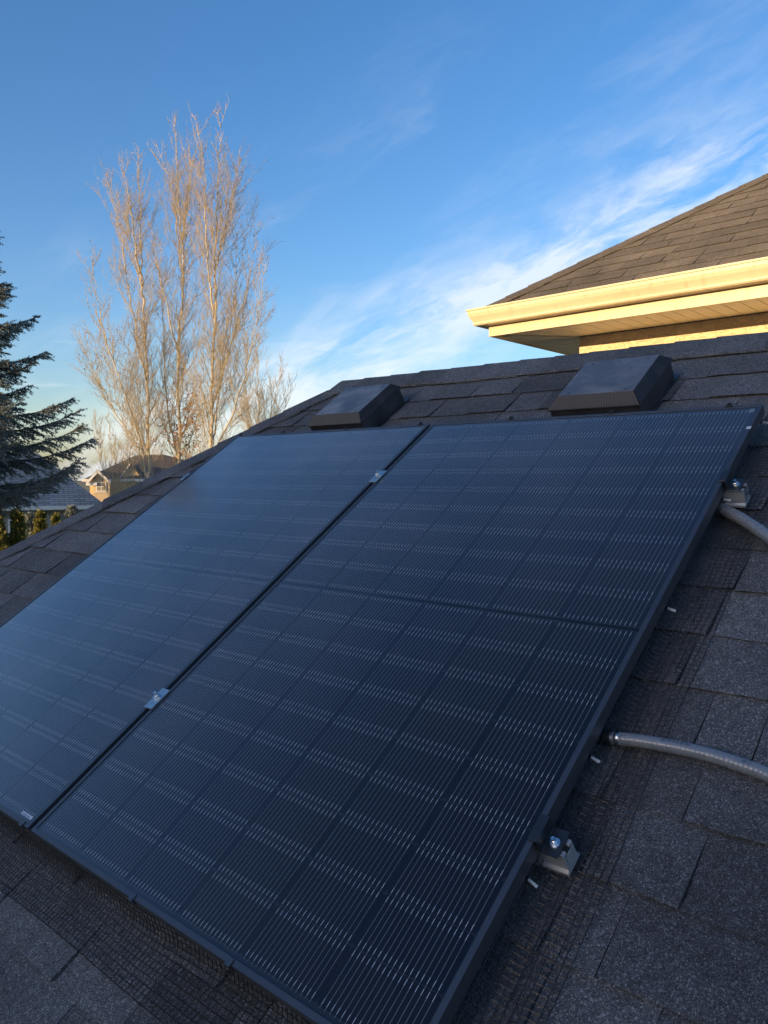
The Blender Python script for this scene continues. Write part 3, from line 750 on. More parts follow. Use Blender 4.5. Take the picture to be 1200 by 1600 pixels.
ring_at(path_lo, ss_lo, 0.0760, 0.0815, 0.0148, 'steel', c_lo, 'connector_ring')
# printed lettering along the lower hose
def letters(path, ss, s0, text, size, parent, ang):
    cu = bpy.data.curves.new('lettering', 'FONT'); cu.body = text; cu.size = size; cu.extrude = 0
    to = bpy.data.objects.new('lettering_source', cu); COL.objects.link(to)
    bpy.context.view_layer.update()
    me = to.to_mesh(); vs = [v.co.copy() for v in me.vertices]; fs = [tuple(p.vertices) for p in me.polygons]; to.to_mesh_clear()
    bpy.data.objects.remove(to); bpy.data.curves.remove(cu)
    out = []
    for v in vs:
        sx = min(max(s0+v.x, 0), ss[-1]-0.003)
        p = np.array([np.interp(sx, ss, path[:, i]) for i in range(3)]); q = np.array([np.interp(sx+0.002, ss, path[:, i]) for i in range(3)])
        t = (q-p)/np.linalg.norm(q-p); side = np.cross(NVR, t); side /= np.linalg.norm(side); up = np.cross(t, side)
        a = ang + v.y/0.0129
        out.append(p + (side*math.sin(a) + up*math.cos(a))*0.01292)
    b = MB().add(out, fs); b.build('lettering', M['ink'], parent)
letters(path_lo, ss_lo, 0.158, 'IIIIII IIIII IIIIIIII IIIII IIIIIII', 0.0058, c_lo, -0.05)
letters(path_lo, ss_lo, 0.300, '(21)  .', 0.0085, c_lo, -0.12)

# ------------------------------------------------------------------ the taller house behind the ridge
GY, GX, GZ = 4.00, -1.67, 2.06                             # outer corner of the gutter lip
FY, FX = GY+0.12, GX+0.12                                  # fascia planes
SOF = 1.875; WY, WX = 4.63, -1.08
XFAR, YFAR = 8.5, 13.0
H2 = np.array([3.0, 8.0, GROUND])
h2 = empty('house', H2); tag(h2, 'tall house with sunlit cream gutter, stucco wall and brown hip roof', 'house')
inv2 = lambda p: tuple(np.asarray(p, float)-H2)
def b2(mb, name, mat, parent=None, fix=True):
    mb.v = [inv2(v) for v in mb.v]; o = mb.build(name, M[mat], parent or h2)
    return fix_normals(o) if fix else o
b2(MB().box((WX, WY, GROUND), (XFAR-0.6, YFAR-0.6, SOF-0.004)), 'wall', 'stucco')
# fascia boards
b2(MB().box((FX, FY, SOF-0.012), (XFAR, FY+0.02, GZ-0.02)), 'fascia', 'cream')
b2(MB().box((FX, FY+0.021, SOF-0.012), (FX+0.02, YFAR, GZ-0.02)), 'fascia', 'cream')
# K-style gutter with an outside mitre
kp = [(0, 0), (0, -0.115), (0.076, -0.115), (0.084, -0.106), (0.082, -0.092), (0.090, -0.076), (0.105, -0.052), (0.113, -0.030), (0.114, -0.010), (0.122, -0.008), (0.122, 0.004), (0.108, 0.004)]
inner = [(0.106, -0.004), (0.1105, -0.012), (0.108, -0.030), (0.100, -0.050), (0.086, -0.074), (0.078, -0.092), (0.078, -0.104), (0.074, -0.111), (0.004, -0.111), (0.004, 0)]
pf = kp+inner; n = len(pf)
secs = [[(XFAR, FY-u-0.001, GZ-0.005+z) for u, z in pf], [(FX-u-0.001, FY-u-0.001, GZ-0.005+z) for u, z in pf], [(FX-u-0.001, YFAR, GZ-0.005+z) for u, z in pf]]
mb = MB(); mb.add([v for s_ in secs for v in s_], [(a*n+i, a*n+(i+1) % n, (a+1)*n+(i+1) % n, (a+1)*n+i) for a in range(2) for i in range(n)])
o = b2(mb, 'gutter', 'gutter')
for x in np.arange(GX+0.9, XFAR, 3.0):
    b2(MB().box((x-0.001, FY-0.1225, GZ-0.118), (x+0.010, FY-0.075, GZ-0.001)), 'gutter_seam', 'gutter') if False else None
jt = [(u+0.0012 if u > 0.05 else u, z_-0.0012) for u, z_ in kp[1:]]
mbj = MB(); nj = len(jt); mbj.add([(xj, FY-u-0.001, GZ-0.005+z_) for xj in (0.46, 0.52) for u, z_ in jt], [(i, i+1, nj+i+1, nj+i) for i in range(nj-1)])
b2(mbj, 'gutter_joint', 'gutter')
b2(MB().box((-0.95, FY-0.0022, SOF-0.0135), (XFAR, FY-0.0005, GZ-0.13)), 'fascia_lap', 'cream')
# soffit panels: front run, mitre line at the corner, left run
PW = 0.1016
def soffit_poly(pts):
    """thin panel with a folded rib along one side"""
    return MB().add([(x, y, SOF+0.004) for x, y in pts]+[(x, y, SOF) for x, y in pts], [tuple(range(len(pts))), tuple(range(2*len(pts)-1, len(pts)-1, -1))]+[(i, (i+1) % len(pts), (i+1) % len(pts)+len(pts), i+len(pts)) for i in range(len(pts))])
x = FX+0.02; i = 0
while x < 4.0:
    xa, xb = x+0.004, min(x+PW-0.004, 4.0)
    ya = FY+0.021
    def ylim(xx): return min(WY-0.006, ya+(xx-FX-0.02)*(WY-ya)/(WX-FX-0.02))
    if ylim(xb)-ya > 0.02:
        p_ = [(xa, ya), (xb, ya), (xb, ylim(xb)), (xa, max(ylim(xa), ya+0.001))]
        b2(soffit_poly(p_), 'soffit_panel', 'soffit')
    x += PW; i += 1
y = FY+0.05
while y < 8.0:
    ya, yb = y+0.004, y+PW-0.004
    def xlim(yy): return min(WX-0.004, FX+0.021+(yy-FY-0.021)*(WX-FX-0.021)/(WY-FY-0.021))
    if xlim(ya)-FX > 0.06:
        b2(soffit_poly([(FX+0.021, ya), (max(xlim(ya), FX+0.022), ya), (xlim(yb), yb), (FX+0.021, yb)]), 'soffit_panel', 'soffit')
    y += PW
b2(MB().box((FX+0.02, FY+0.021, SOF+0.0045), (4.2, WY-0.001, SOF+0.02)), 'soffit_board', 'cream')
b2(MB().box((FX+0.021, WY, SOF+0.0045), (WX-0.001, 9.0, SOF+0.02)), 'soffit_board', 'cream')
mt = np.array([WX-FX-0.02, WY-FY-0.02]); mtn = mt/np.linalg.norm(mt); pn = np.array([-mtn[1], mtn[0]])*0.012
q0 = np.array([FX+0.02, FY+0.02]); q1 = np.array([WX, WY])
b2(soffit_poly([tuple(q0-pn), tuple(q0+pn), tuple(q1+pn), tuple(q1-pn)]), 'mitre_strip', 'cream')
# roof
S2 = math.atan(math.tan(R(34)))
EY, EX, EZ = FY-0.035, FX-0.035, GZ+0.004
half = (YFAR-EY)/2
t2 = np.array([0, math.cos(S2), math.sin(S2)]); n2 = np.array([0, -math.sin(S2), math.cos(S2)])
zr2 = EZ+half*math.tan(S2)
mb = MB(); pts = [(EX, EY, EZ), (XFAR+0.1, EY, EZ), (XFAR+0.1-half, EY+half, zr2), (EX+half, EY+half, zr2), (EX, YFAR, EZ), (XFAR+0.1, YFAR, EZ)]
if pts[2][0] < pts[3][0]:
    c_ = (EX+XFAR+0.1)/2; pts[2] = (c_, EY+half, zr2); pts[3] = (c_-0.01, EY+half, zr2)
pts = [(x, y, z-0.004) for x, y, z in pts]
mb.add(pts, [(0, 1, 2, 3), (0, 3, 4), (4, 3, 2, 5), (1, 5, 2), (0, 4, 5, 1)])
roof2 = MB(); roof2.v = [tuple(Matrix.Rotation(-S2, 3, 'X') @ (Vector(v)-Vector((EX, EY, EZ)))) for v in mb.v]; roof2.f = mb.f
roof2 = roof2.build('roof', M['shingle_up'], h2, loc=inv2((EX, EY, EZ))); roof2.rotation_euler = (S2, 0, 0); fix_normals(roof2)
rest2 = Joined(); cand = []
def xl2(t): return (t+EXPO)*math.cos(S2)
for t, x, wd, raised in courses([EXPO*i for i in range(30)], xl2, lambda t: 6.0, 0.14, 0.34):
    p = np.array([EX, EY, EZ])+XV*(x+wd/2)+t2*t; px, py, z = proj(p)
    cand.append((px < 1230 and py > -20, x, t+random.uniform(-.002, .002), wd, (0.0085 if raised else 0.0055)*random.uniform(.9, 1.1)))
cnt = 0
for vis, x, t, wd, th in cand:
    q = random.randrange(8)
    if vis and cnt < 295:
        cnt += 1
        link_mesh('shingle', var_mesh(q, 'shingle_up'), roof2, (x, t, 0), (wd, EXPO+0.012, th), (0, 0, random.uniform(-.004, .004)))
    else:
        rest2.tab(np.zeros(3), np.array([1., 0, 0]), np.array([0, 1., 0]), np.array([0, 0, 1.]), x, t, wd, EXPO+0.012, th, q)
o = rest2.b.build('shingle_field', M['shingle_up'], roof2); o['kind'] = 'stuff'
hd = np.array([1, 1, math.tan(S2)]); hd /= np.linalg.norm(hd)
nl2 = np.array([-math.sin(S2), 0, math.cos(S2)])
wf2 = np.cross(hd, n2); wf2 = wf2 if wf2[0] > 0 else -wf2
wl2 = np.cross(hd, nl2); wl2 = wl2 if wl2[0] < 0 else -wl2
hu2 = n2+nl2; hu2 /= np.linalg.norm(hu2)
caps('hip_cap', np.array([EX, EY, EZ]), hd, wf2, wl2, hu2, 4.6, 0.20, 0.135, 'shingle_up', roof2, np.array([EX, EY, EZ]), np.array(Matrix.Rotation(-S2, 3, 'X')))

# ------------------------------------------------------------------ neighbouring houses
def quad_uv(o, uvs):
    me = o.data; l = me.uv_layers.new(name='UVMap')
    for poly in me.polygons:
        nrm = poly.normal; up = Vector((0, 0, 1)); ex_ = up.cross(nrm)
        ex_ = ex_.normalized() if ex_.length > 1e-3 else Vector((1, 0, 0)); ey_ = nrm.cross(ex_)
        for li in poly.loop_indices:
            co = me.vertices[me.loops[li].vertex_index].co; l.data[li].uv = (co.dot(ex_), co.dot(ey_))
def window(parent, c, wd, ht, nx, ny, y, proud=0.03):
    """frame with panes on a wall that faces local -y"""
    f = MB(); fw = 0.06
    f.box((c-wd/2-fw, y-proud, 0), (c-wd/2, y, ht)).box((c+wd/2, y-proud, 0), (c+wd/2+fw, y, ht)).box((c-wd/2-fw, y-proud, -fw), (c+wd/2+fw, y, -0.001)).box((c-wd/2-fw, y-proud, ht+0.001), (c+wd/2+fw, y, ht+fw))
    for i in range(1, nx): f.box((c-wd/2+wd*i/nx-0.02, y-proud+0.004, 0.001), (c-wd/2+wd*i/nx+0.02, y, ht-0.001))
    for i in range(1, ny): f.box((c-wd/2+0.001, y-proud+0.008, ht*i/ny-0.02), (c+wd/2-0.001, y, ht*i/ny+0.02))
    return f, MB().box((c-wd/2, y-proud+0.015, 0.0), (c+wd/2, y-0.002, ht))
def add_window(root, c, z, wd, ht, nx, ny, y):
    f, p = window(root, c, wd, ht, nx, ny, y)
    fo = f.build('window', M['white_trim'], root, loc=(0, 0, z)); p.build('pane', M['window'], fo)
def hip_house(loc, rz, x0, x1, y1, z_eave, slope, wallmat, roofmat, trimmat, label, wins, ridge_cut=None, name='house'):
    """front eave along local x at y = 0, facing local -y"""
    root = empty(name, loc, (0, 0, rz)); tag(root, label, 'house')
    MB().box((x0+0.45, 0.5, 0), (x1-0.45, y1-0.5, z_eave-0.12)).build('wall', M[wallmat], root)
    h = y1/2; zr = z_eave+h*math.tan(slope)
    xa, xb = x0+h, x1-h
    if xb < xa: xa = xb = (x0+x1)/2
    b = MB().add([(x0, 0, z_eave), (x1, 0, z_eave), (xb+.01, h, zr), (xa-.01, h, zr), (x0, y1, z_eave), (x1, y1, z_eave), (x0, 0, z_eave-.10), (x1, 0, z_eave-.10), (x1, y1, z_eave-.10), (x0, y1, z_eave-.10)],
                 [(0, 1, 2, 3), (0, 3, 4), (4, 3, 2, 5), (1, 5, 2), (0, 6, 7, 1), (1, 7, 8, 5), (5, 8, 9, 4), (4, 9, 6, 0), (6, 9, 8, 7)])
    o = b.build('roof', M[roofmat], root); fix_normals(o); quad_uv(o, None)
    MB().prism([(-0.12, -0.01), (-0.10, -0.12), (-0.02, -0.14), (-0.003, -0.14), (-0.003, -0.01)], 'x', x0-0.1, x1+0.1).build('gutter', M[trimmat], root, loc=(0, 0, z_eave))
    for c, z, wd, ht, nx, ny in wins: add_window(root, c, z, wd, ht, nx, ny, 0.499)
    return root
def facing(px, py, depth, turn=0.0):
    p = W3(px, py, depth); return p, YAW+turn
# grey-roofed house to the left
p, rz = facing(165, 790, 25, R(27))
zf = p[2]
lh = hip_house((p[0], p[1], GROUND), rz, -13.0, 0.0, 3.7, zf-GROUND+0.02, R(42), 'stucco_grey', 'far_roof', 'white_trim',
               'house with blue-grey shingle roof and white gutter behind the spruce', [(-2.25, 1.9, 1.0, 1.2, 2, 1), (-3.45, 1.9, 0.9, 1.2, 2, 1), (-6.5, 1.7, 1.4, 1.3, 2, 2)])
# tan gabled house far behind the bare trees
p, rz = facing(165, 748, 62, R(20))
fh = empty('house', (p[0], p[1], GROUND), (0, 0, rz)); tag(fh, 'sunlit tan house with white gable trim behind the bare poplars', 'house')
u = 62/FPX
def L2(px, py): return ((px-165)*u, (748-py)*u + CAM[2]-GROUND)
MB().box((-1.2, 3.0, 0), (12, 14, L2(0, 752)[1])).build('wall', M['siding'], fh)
x0, z0 = L2(137, 750); x1 = L2(175, 0)[0]; xm, zm = L2(152, 737); za = L2(0, 751)[1]
xl, xr_ = L2(147, 0)[0], L2(171, 0)[0]
zb = L2(0, 760)[1]; apex = ((L2(137, 0)[0]+L2(170, 0)[0])/2, L2(0, 736)[1])
xl0, xr0 = L2(137, 0)[0], L2(170, 0)[0]
# projecting gable bay
MB().box((xl+0.0, 0.4, 0), (xr_, 3.2, za)).build('wall', M['siding'], fh)
MB().add([(xl, 0.4, za), (xr_, 0.4, za), (apex[0], 0.4, apex[1]-0.15), (xl, 3.0, za), (xr_, 3.0, za), (apex[0], 3.0, apex[1]-0.15)], [(0, 1, 2), (3, 5, 4), (0, 3, 4, 1), (1, 4, 5, 2), (2, 5, 3, 0)]).build('gable_wall', M['siding'], fh)
def slab(a, b_, y0, y1, th, name, mat):
    (xa, za_), (xb, zb_) = a, b_
    o = MB().add([(xa, y0, za_), (xb, y0, zb_), (xb, y1, zb_), (xa, y1, za_), (xa, y0, za_-th), (xb, y0, zb_-th), (xb, y1, zb_-th), (xa, y1, za_-th)], MB_BOX).build(name, M[mat], fh)
    fix_normals(o); quad_uv(o, None); return o
slab((xl0, za-0.05), (apex[0], apex[1]+0.12), 0.1, 6.0, 0.12, 'roof', 'far_roof_brown'); slab((apex[0]+.001, apex[1]+0.12), (xr0+0.1, za-0.05), 0.1, 6.0, 0.12, 'roof', 'far_roof_brown')
slab((xl0, za-0.07), (apex[0], apex[1]+0.08), 0.02, 0.09, 0.26, 'gable_trim', 'white_trim'); slab((apex[0]+.001, apex[1]+0.08), (xr0+0.1, za-0.07), 0.02, 0.09, 0.26, 'gable_trim', 'white_trim')
MB().box((xl0-0.05, 0.2, za-0.40), (xl+0.25, 0.42, za-0.16)).build('gable_return', M['white_trim'], fh)
f, pn_ = window(fh, L2(158.5, 0)[0], 0.62, 0.62, 2, 2, 0.397, 0.06); fo = f.build('window', M['white_trim'], fh, loc=(0, 0, L2(0, 767)[1])); pn_.build('pane', M['far_pane'], fo)
MB().box((xl+0.02, 0.30, L2(0, 770)[1]), (xr_-0.02, 0.40, L2(0, 769)[1])).build('sill', M['white_trim'], fh)
# main roof
zr_, ze_ = L2(0, 715)[1], L2(0, 749)[1]
o = MB().add([(-1.7, 2.6, ze_), (12.5, 2.6, ze_), (5.0, 7.5, zr_+0.5), (2.6, 7.5, zr_+0.4), (-1.7, 13, ze_), (12.5, 13, ze_)], [(0, 1, 2, 3), (0, 3, 4), (4, 3, 2, 5), (1, 5, 2), (0, 4, 5, 1)]).build('roof', M['far_roof_brown'], fh)
fix_normals(o); quad_uv(o, None)
MB().box((-1.8, 2.45, ze_-0.20), (12.5, 2.62, ze_+0.02)).build('gutter', M['white_trim'], fh)
# small front dormer
xd = L2(205, 0)[0]
MB().add([(xd-0.9, 3.2, ze_), (xd+0.9, 3.2, ze_), (xd, 3.2, ze_+1.2), (xd-0.9, 6, ze_), (xd+0.9, 6, ze_), (xd, 6, ze_+1.2)], [(0, 1, 2), (3, 5, 4), (1, 4, 5, 2), (2, 5, 3, 0)]).build('dormer', M['siding'], fh)
slab((xd-1.1, ze_-0.1), (xd, ze_+1.35), 2.9, 6.2, 0.12, 'dormer_roof', 'white_trim'); slab((xd+.001, ze_+1.35), (xd+1.1, ze_-0.1), 2.9, 6.2, 0.12, 'dormer_roof', 'far_roof_brown')
for c in (2.6, 5.2, 8.4):
    f, pn_ = window(fh, c, 1.0, 1.2, 2, 2, 2.997, 0.06); fo = f.build('window', M['white_trim'], fh, loc=(0, 0, zb-1.6)); pn_.build('pane', M['window'], fo)

# unseen houses added behind the viewer to shade this roof and the spruce
def shade_house(x0, x1, y, top, label, depth=9.0):
    h = depth/2; slope = R(30); ze = top-h*math.tan(slope)-GROUND; L_ = x1-x0
    root = empty('house', (x0, y, GROUND)); tag(root, label, 'house')
    MB().prism([(-depth+0.4, 0), (-0.4, 0), (-0.4, ze-0.1), (-h, top-GROUND-0.35), (-depth+0.4, ze-0.1)], 'x', 0.3, L_-0.3).build('wall', M['stucco_grey'], root)
    for a in (0, 1):
        y0, y1 = (-h, 0.2) if a == 0 else (-depth-0.2, -h-0.001)
        z0, z1 = (top-GROUND, ze-0.12) if a == 0 else (ze-0.12, top-GROUND)
        o = MB().add([(0, y0, z0), (L_, y0, z0), (L_, y1, z1), (0, y1, z1), (0, y0, z0-.15), (L_, y0, z0-.15), (L_, y1, z1-.15), (0, y1, z1-.15)], MB_BOX).build('roof', M['far_roof_brown'], root)
        fix_normals(o); quad_uv(o, None)
    for c in np.arange(2.5, L_-2, 4.5):
        for z in ((1.0, 3.6) if ze > 5.5 else (1.0,)):
            f, p = window(root, c, 1.4, 1.3, 2, 1, 0.0); f.v = [(x, -y-0.395, zz) for x, y, zz in f.v]; p.v = [(x, -y-0.395, zz) for x, y, zz in p.v]
            fo = fix_normals(f.build('window', M['white_trim'], root, loc=(0, 0, z))); fix_normals(p.build('pane', M['window'], fo))
    return root
shade_house(-14.0, 30.0, -24.0, 5.65, 'long low house added behind the viewer to shade the roof, outside the picture')
shade_house(-58.0, -17.4, -24.0, 7.5, 'taller house added behind the viewer to shade the spruce, outside the picture')

# ------------------------------------------------------------------ bare poplars

def grow_all(p, d, length, r0, n_, curl, wob, rs):
    """many curved branches at once: p, d (k, 3); length, r0 (k,)"""
    k = len(p); pts = [p]; dirs = []
    for i in range(n_):
        d = d + np.array([0, 0, curl/n_]) + rs.normal(0, wob, (k, 3)); d = d/np.linalg.norm(d, axis=1)[:, None]
        p = p + d*(length/n_)[:, None]; pts.append(p); dirs.append(d)
    rad = r0[:, None]*(1-0.82*np.arange(n_+1)/n_)[None, :]
    return np.stack(pts, 1), np.stack(dirs, 1), rad
def unit(v): return v/np.linalg.norm(v, axis=-1, keepdims=True)
def poplar(stems, depth, seed, label, dens=1.0, width=75, base_r=0.082, leaf_box=None, twig='bark_twig', name='poplar_tree', tag_group='bare poplars'):
    rs = np.random.default_rng(seed)
    base = W3(stems[0][0][0], 748, depth+stems[0][0][2]); base[2] = GROUND
    root = empty(name, tuple(base)); tag(root, label, 'tree', tag_group)
    trunk, crown = MB(), MB()
    u = depth/FPX
    S_p, S_d, S_l, S_r = [], [], [], []
    for si, st in enumerate(stems):
        P = [W3(x, y, depth+dz)-base for x, y, dz in st]
        if si == 0: P[0][2] = 0
        pts = []
        for i in range(len(P)-1):
            k = max(3, int(np.linalg.norm(P[i+1]-P[i])/0.30))
            a, b_, c, d = P[max(i-1, 0)], P[i], P[i+1], P[min(i+2, len(P)-1)]
            for q in np.linspace(0, 1, k, endpoint=False): pts.append(0.5*((2*b_)+(-a+c)*q+(2*a-5*b_+4*c-d)*q*q+(-a+3*b_-3*c+d)*q**3)+rs.normal(0, 0.026, 3))
        pts.append(P[-1]); m = len(pts)
        r0 = base_r if si == 0 else base_r*0.46
        rad = [max(r0*(1-i/(m-1))**0.85, 0.007) for i in range(m)]
        trunk.tube(pts, rad, 9, False)
        tot = sum(np.linalg.norm(pts[i+1]-pts[i]) for i in range(m-1))
        n1 = int(tot*5.8*dens)
        for q in range(n1):
            f = 0.08+0.91*(q+rs.uniform(0, 1))/n1
            i = min(int(f*(m-1)), m-2)
            if pts[i][2] < CAM[2]-GROUND-1.5: continue
            t = pts[i+1]-pts[i]; t /= np.linalg.norm(t)
            az = rs.uniform(0, 2*math.pi); out = np.array([math.cos(az), math.sin(az), 0])
            S_p.append(pts[i]); S_d.append(t*rs.uniform(0.75, 1.0)+out*rs.uniform(0.42, 0.92))
            S_l.append((width*u)*(0.22+1.05*(1-f)**0.75)*rs.uniform(0.45, 1.2)); S_r.append(max(rad[i]*0.36, 0.011)*rs.uniform(.7, 1.1))
    p1, d1, l1, r1 = np.array(S_p), unit(np.array(S_d)), np.array(S_l), np.array(S_r)
    P1, D1, R1 = grow_all(p1, d1, l1, r1, 8, 0.95, 0.075, rs); crown.batch(P1, R1, 5)
    def spawn(P, Dr, Rd, L, per_m, mn, spread, frac, rmin):
        cnt = np.maximum(mn, (L*per_m).astype(int)); idx = np.repeat(np.arange(len(L)), cnt)
        j = rs.integers(1, P.shape[1]-1, len(idx)); f = rs.random((len(idx), 1))
        p = P[idx, j]*(1-f)+P[idx, j+1]*f
        o_ = unit(rs.normal(0, 1, (len(idx), 3))); d = unit(Dr[idx, np.minimum(j, Dr.shape[1]-1)]*0.8+o_*spread)
        return p, d, L[idx]*rs.uniform(*frac, len(idx)), np.maximum(Rd[idx, j]*0.50, rmin)
    p2, d2, l2, r2 = spawn(P1, D1, R1, l1, 5.8*dens, 2, 0.60, (0.18, 0.50), 0.0062)
    P2, D2, R2 = grow_all(p2, d2, l2, r2, 5, 0.80, 0.10, rs); crown.batch(P2, R2, 4)
    p3, d3, l3, r3 = spawn(P2, D2, R2, l2, 8.5*dens, 1, 0.65, (0.20, 0.55), 0.0045)
    l3 = np.clip(l3, 0.10, 0.5)
    P3, D3, R3 = grow_all(p3, d3, l3, r3, 3, 0.45, 0.14, rs); crown.batch(P3, R3, 3)
    trunk.build('trunk', M['bark_pale'], root, smooth=True)
    crown.build('crown', M[twig], root)
    lb = MB(); tp = np.concatenate([P2[:, -1], P3[:, -1]])
    def leaf(c, sz):
        a = rs.normal(0, 1, 3); a /= np.linalg.norm(a); e_ = np.cross(a, rs.normal(0, 1, 3)); e_ /= np.linalg.norm(e_)
        lb.add([c-a*sz, c+e_*sz*.7, c+a*sz, c-e_*sz*.6+np.cross(a, e_)*sz*.4], [(0, 1, 2, 3)])
    for c in tp[rs.random(len(tp)) < 0.008]: leaf(c, 0.03)
    if leaf_box:                                           # clumps of dry leaves that still hang on the twigs
        sx_, sy_, _ = np.array([proj(q+base) for q in tp]).T
        for (bx, by, sx, sy, nn) in leaf_box:
            wgt = np.exp(-((sx_-bx)/sx)**2/2-((sy_-by)/sy)**2/2); wgt /= wgt.sum()
            for c in tp[rs.choice(len(tp), nn, p=wgt)]: leaf(c+rs.normal(0, 0.05, 3), rs.uniform(0.026, 0.055))
    o = lb.build('dead_leaves', M['dead_leaf'], root); o['kind'] = 'stuff'
    return root
poplar([[(234, 930, 0), (232, 700, 0), (230, 590, .1), (223, 470, .1), (219, 370, 0), (216, 228, 0)],
        [(234, 760, 0), (210, 660, -.3), (186, 590, -.5), (158, 500, -.6), (143, 400, -.5)],
        [(229, 600, 0), (205, 480, .4), (188, 370, .5), (166, 272, .4)],
        [(222, 450, 0), (208, 360, -.3), (198, 290, -.3), (192, 255, -.3)],
        [(232, 720, 0), (190, 660, .6), (150, 590, .8), (124, 520, .8)]], 30, 3,
       'bare poplar with pale trunk, leftmost of the three tall ones', width=92, leaf_box=[(160, 560, 22, 50, 60)])
poplar([[(282, 930, 0), (280, 700, 0), (279, 540, 0), (287, 430, 0), (281, 345, .1), (273, 182, 0)],
        [(280, 560, 0), (262, 480, -.5), (247, 420, -.6), (236, 350, -.5)],
        [(286, 440, 0), (270, 300, .3), (256, 260, .3), (243, 222, .3)],
        [(284, 380, 0), (294, 300, .2), (298, 250, .2)],
        [(280, 720, 0), (262, 640, .5), (256, 540, .7), (250, 420, .7)]], 30.5, 5,
       'bare poplar with pale trunk, middle one of the three, rust leaves at its foot', width=82, leaf_box=[(282, 690, 12, 32, 800), (312, 665, 10, 28, 420), (268, 640, 14, 28, 160), (306, 610, 14, 32, 90)])
poplar([[(328, 930, 0), (330, 700, 0), (332, 545, 0), (336, 485, 0), (338, 345, 0), (344, 220, 0), (353, 162, 0)],
        [(334, 500, 0), (323, 380, -.3), (319, 260, -.3), (304, 180, -.3)],
        [(338, 420, 0), (352, 350, .3), (364, 300, .4), (376, 245, .4)],
        [(331, 640, 0), (360, 540, .3), (388, 440, .4), (405, 345, .4)],
        [(331, 720, 0), (372, 620, -.4), (398, 520, -.5), (417, 400, -.5)],
        [(331, 700, 0), (350, 560, .8), (366, 470, .9), (372, 360, .9)]], 29.5, 9,
       'bare poplar with pale trunk, rightmost and tallest of the three', width=88, leaf_box=[(338, 640, 20, 40, 50), (320, 300, 8, 40, 30)])
poplar([[(408, 930, 0), (405, 700, 0), (404, 620, 0), (402, 520, 0)],
        [(406, 720, 0), (424, 640, .2), (436, 590, .2), (440, 560, .2)],
        [(406, 720, 0), (388, 640, .4), (384, 580, .3), (380, 500, .2)],
        [(408, 740, 0), (436, 670, -.2), (447, 630, 0), (453, 588, 0)]], 36, 13,
       'smaller bare tree rising above the hip, right of the tall poplars', dens=1.2, width=58, base_r=0.07, twig='bark_twig')
poplar([[(190, 930, 0), (186, 760, 0), (176, 700, 0), (168, 645, 0)],
        [(188, 800, 0), (165, 740, .2), (154, 690, .3), (149, 640, .3)],
        [(189, 800, 0), (200, 730, -.2), (205, 680, -.3), (206, 640, -.3)]], 34, 17,
       'low bare shrub in front of the tan house, left of the poplars', dens=1.3, width=52, base_r=0.045, name='bare_shrub', tag_group=None)

# ------------------------------------------------------------------ spruce
def brush(bv, bf, p, d, length, rs, n_needles, nl):
    bv.append((p, d, length, n_needles, nl))
def expand(bv, rs):
    """needles round every shoot, as flat slivers"""
    cnt = np.array([r[3] for r in bv]); idx = np.repeat(np.arange(len(bv)), cnt); n_ = len(idx)
    p = np.array([r[0] for r in bv])[idx]; d = unit(np.array([r[1] for r in bv]))[idx]; ln = np.array([r[2] for r in bv])[idx]; nl = np.array([r[4] for r in bv])[idx]
    ref = np.where(np.abs(d[:, 2:3]) < 0.9, np.array([[0, 0, 1.]]), np.array([[1., 0, 0]]))
    u = unit(np.cross(d, ref)); v = np.cross(d, u); a = rs.random(n_)*2*math.pi
    rad = np.cos(a)[:, None]*u + np.sin(a)[:, None]*v
    base = p + d*(rs.random(n_)*ln)[:, None]
    nd = d*0.60 + rad*0.80; nd[:, 2] += 0.22
    tip = base + nd*(nl*rs.uniform(.7, 1.1, n_))[:, None]
    side = unit(np.cross(nd, rs.normal(0, 1, (n_, 3))))*0.0042
    return np.stack([base-side, base+side, tip], 1).reshape(-1, 3)
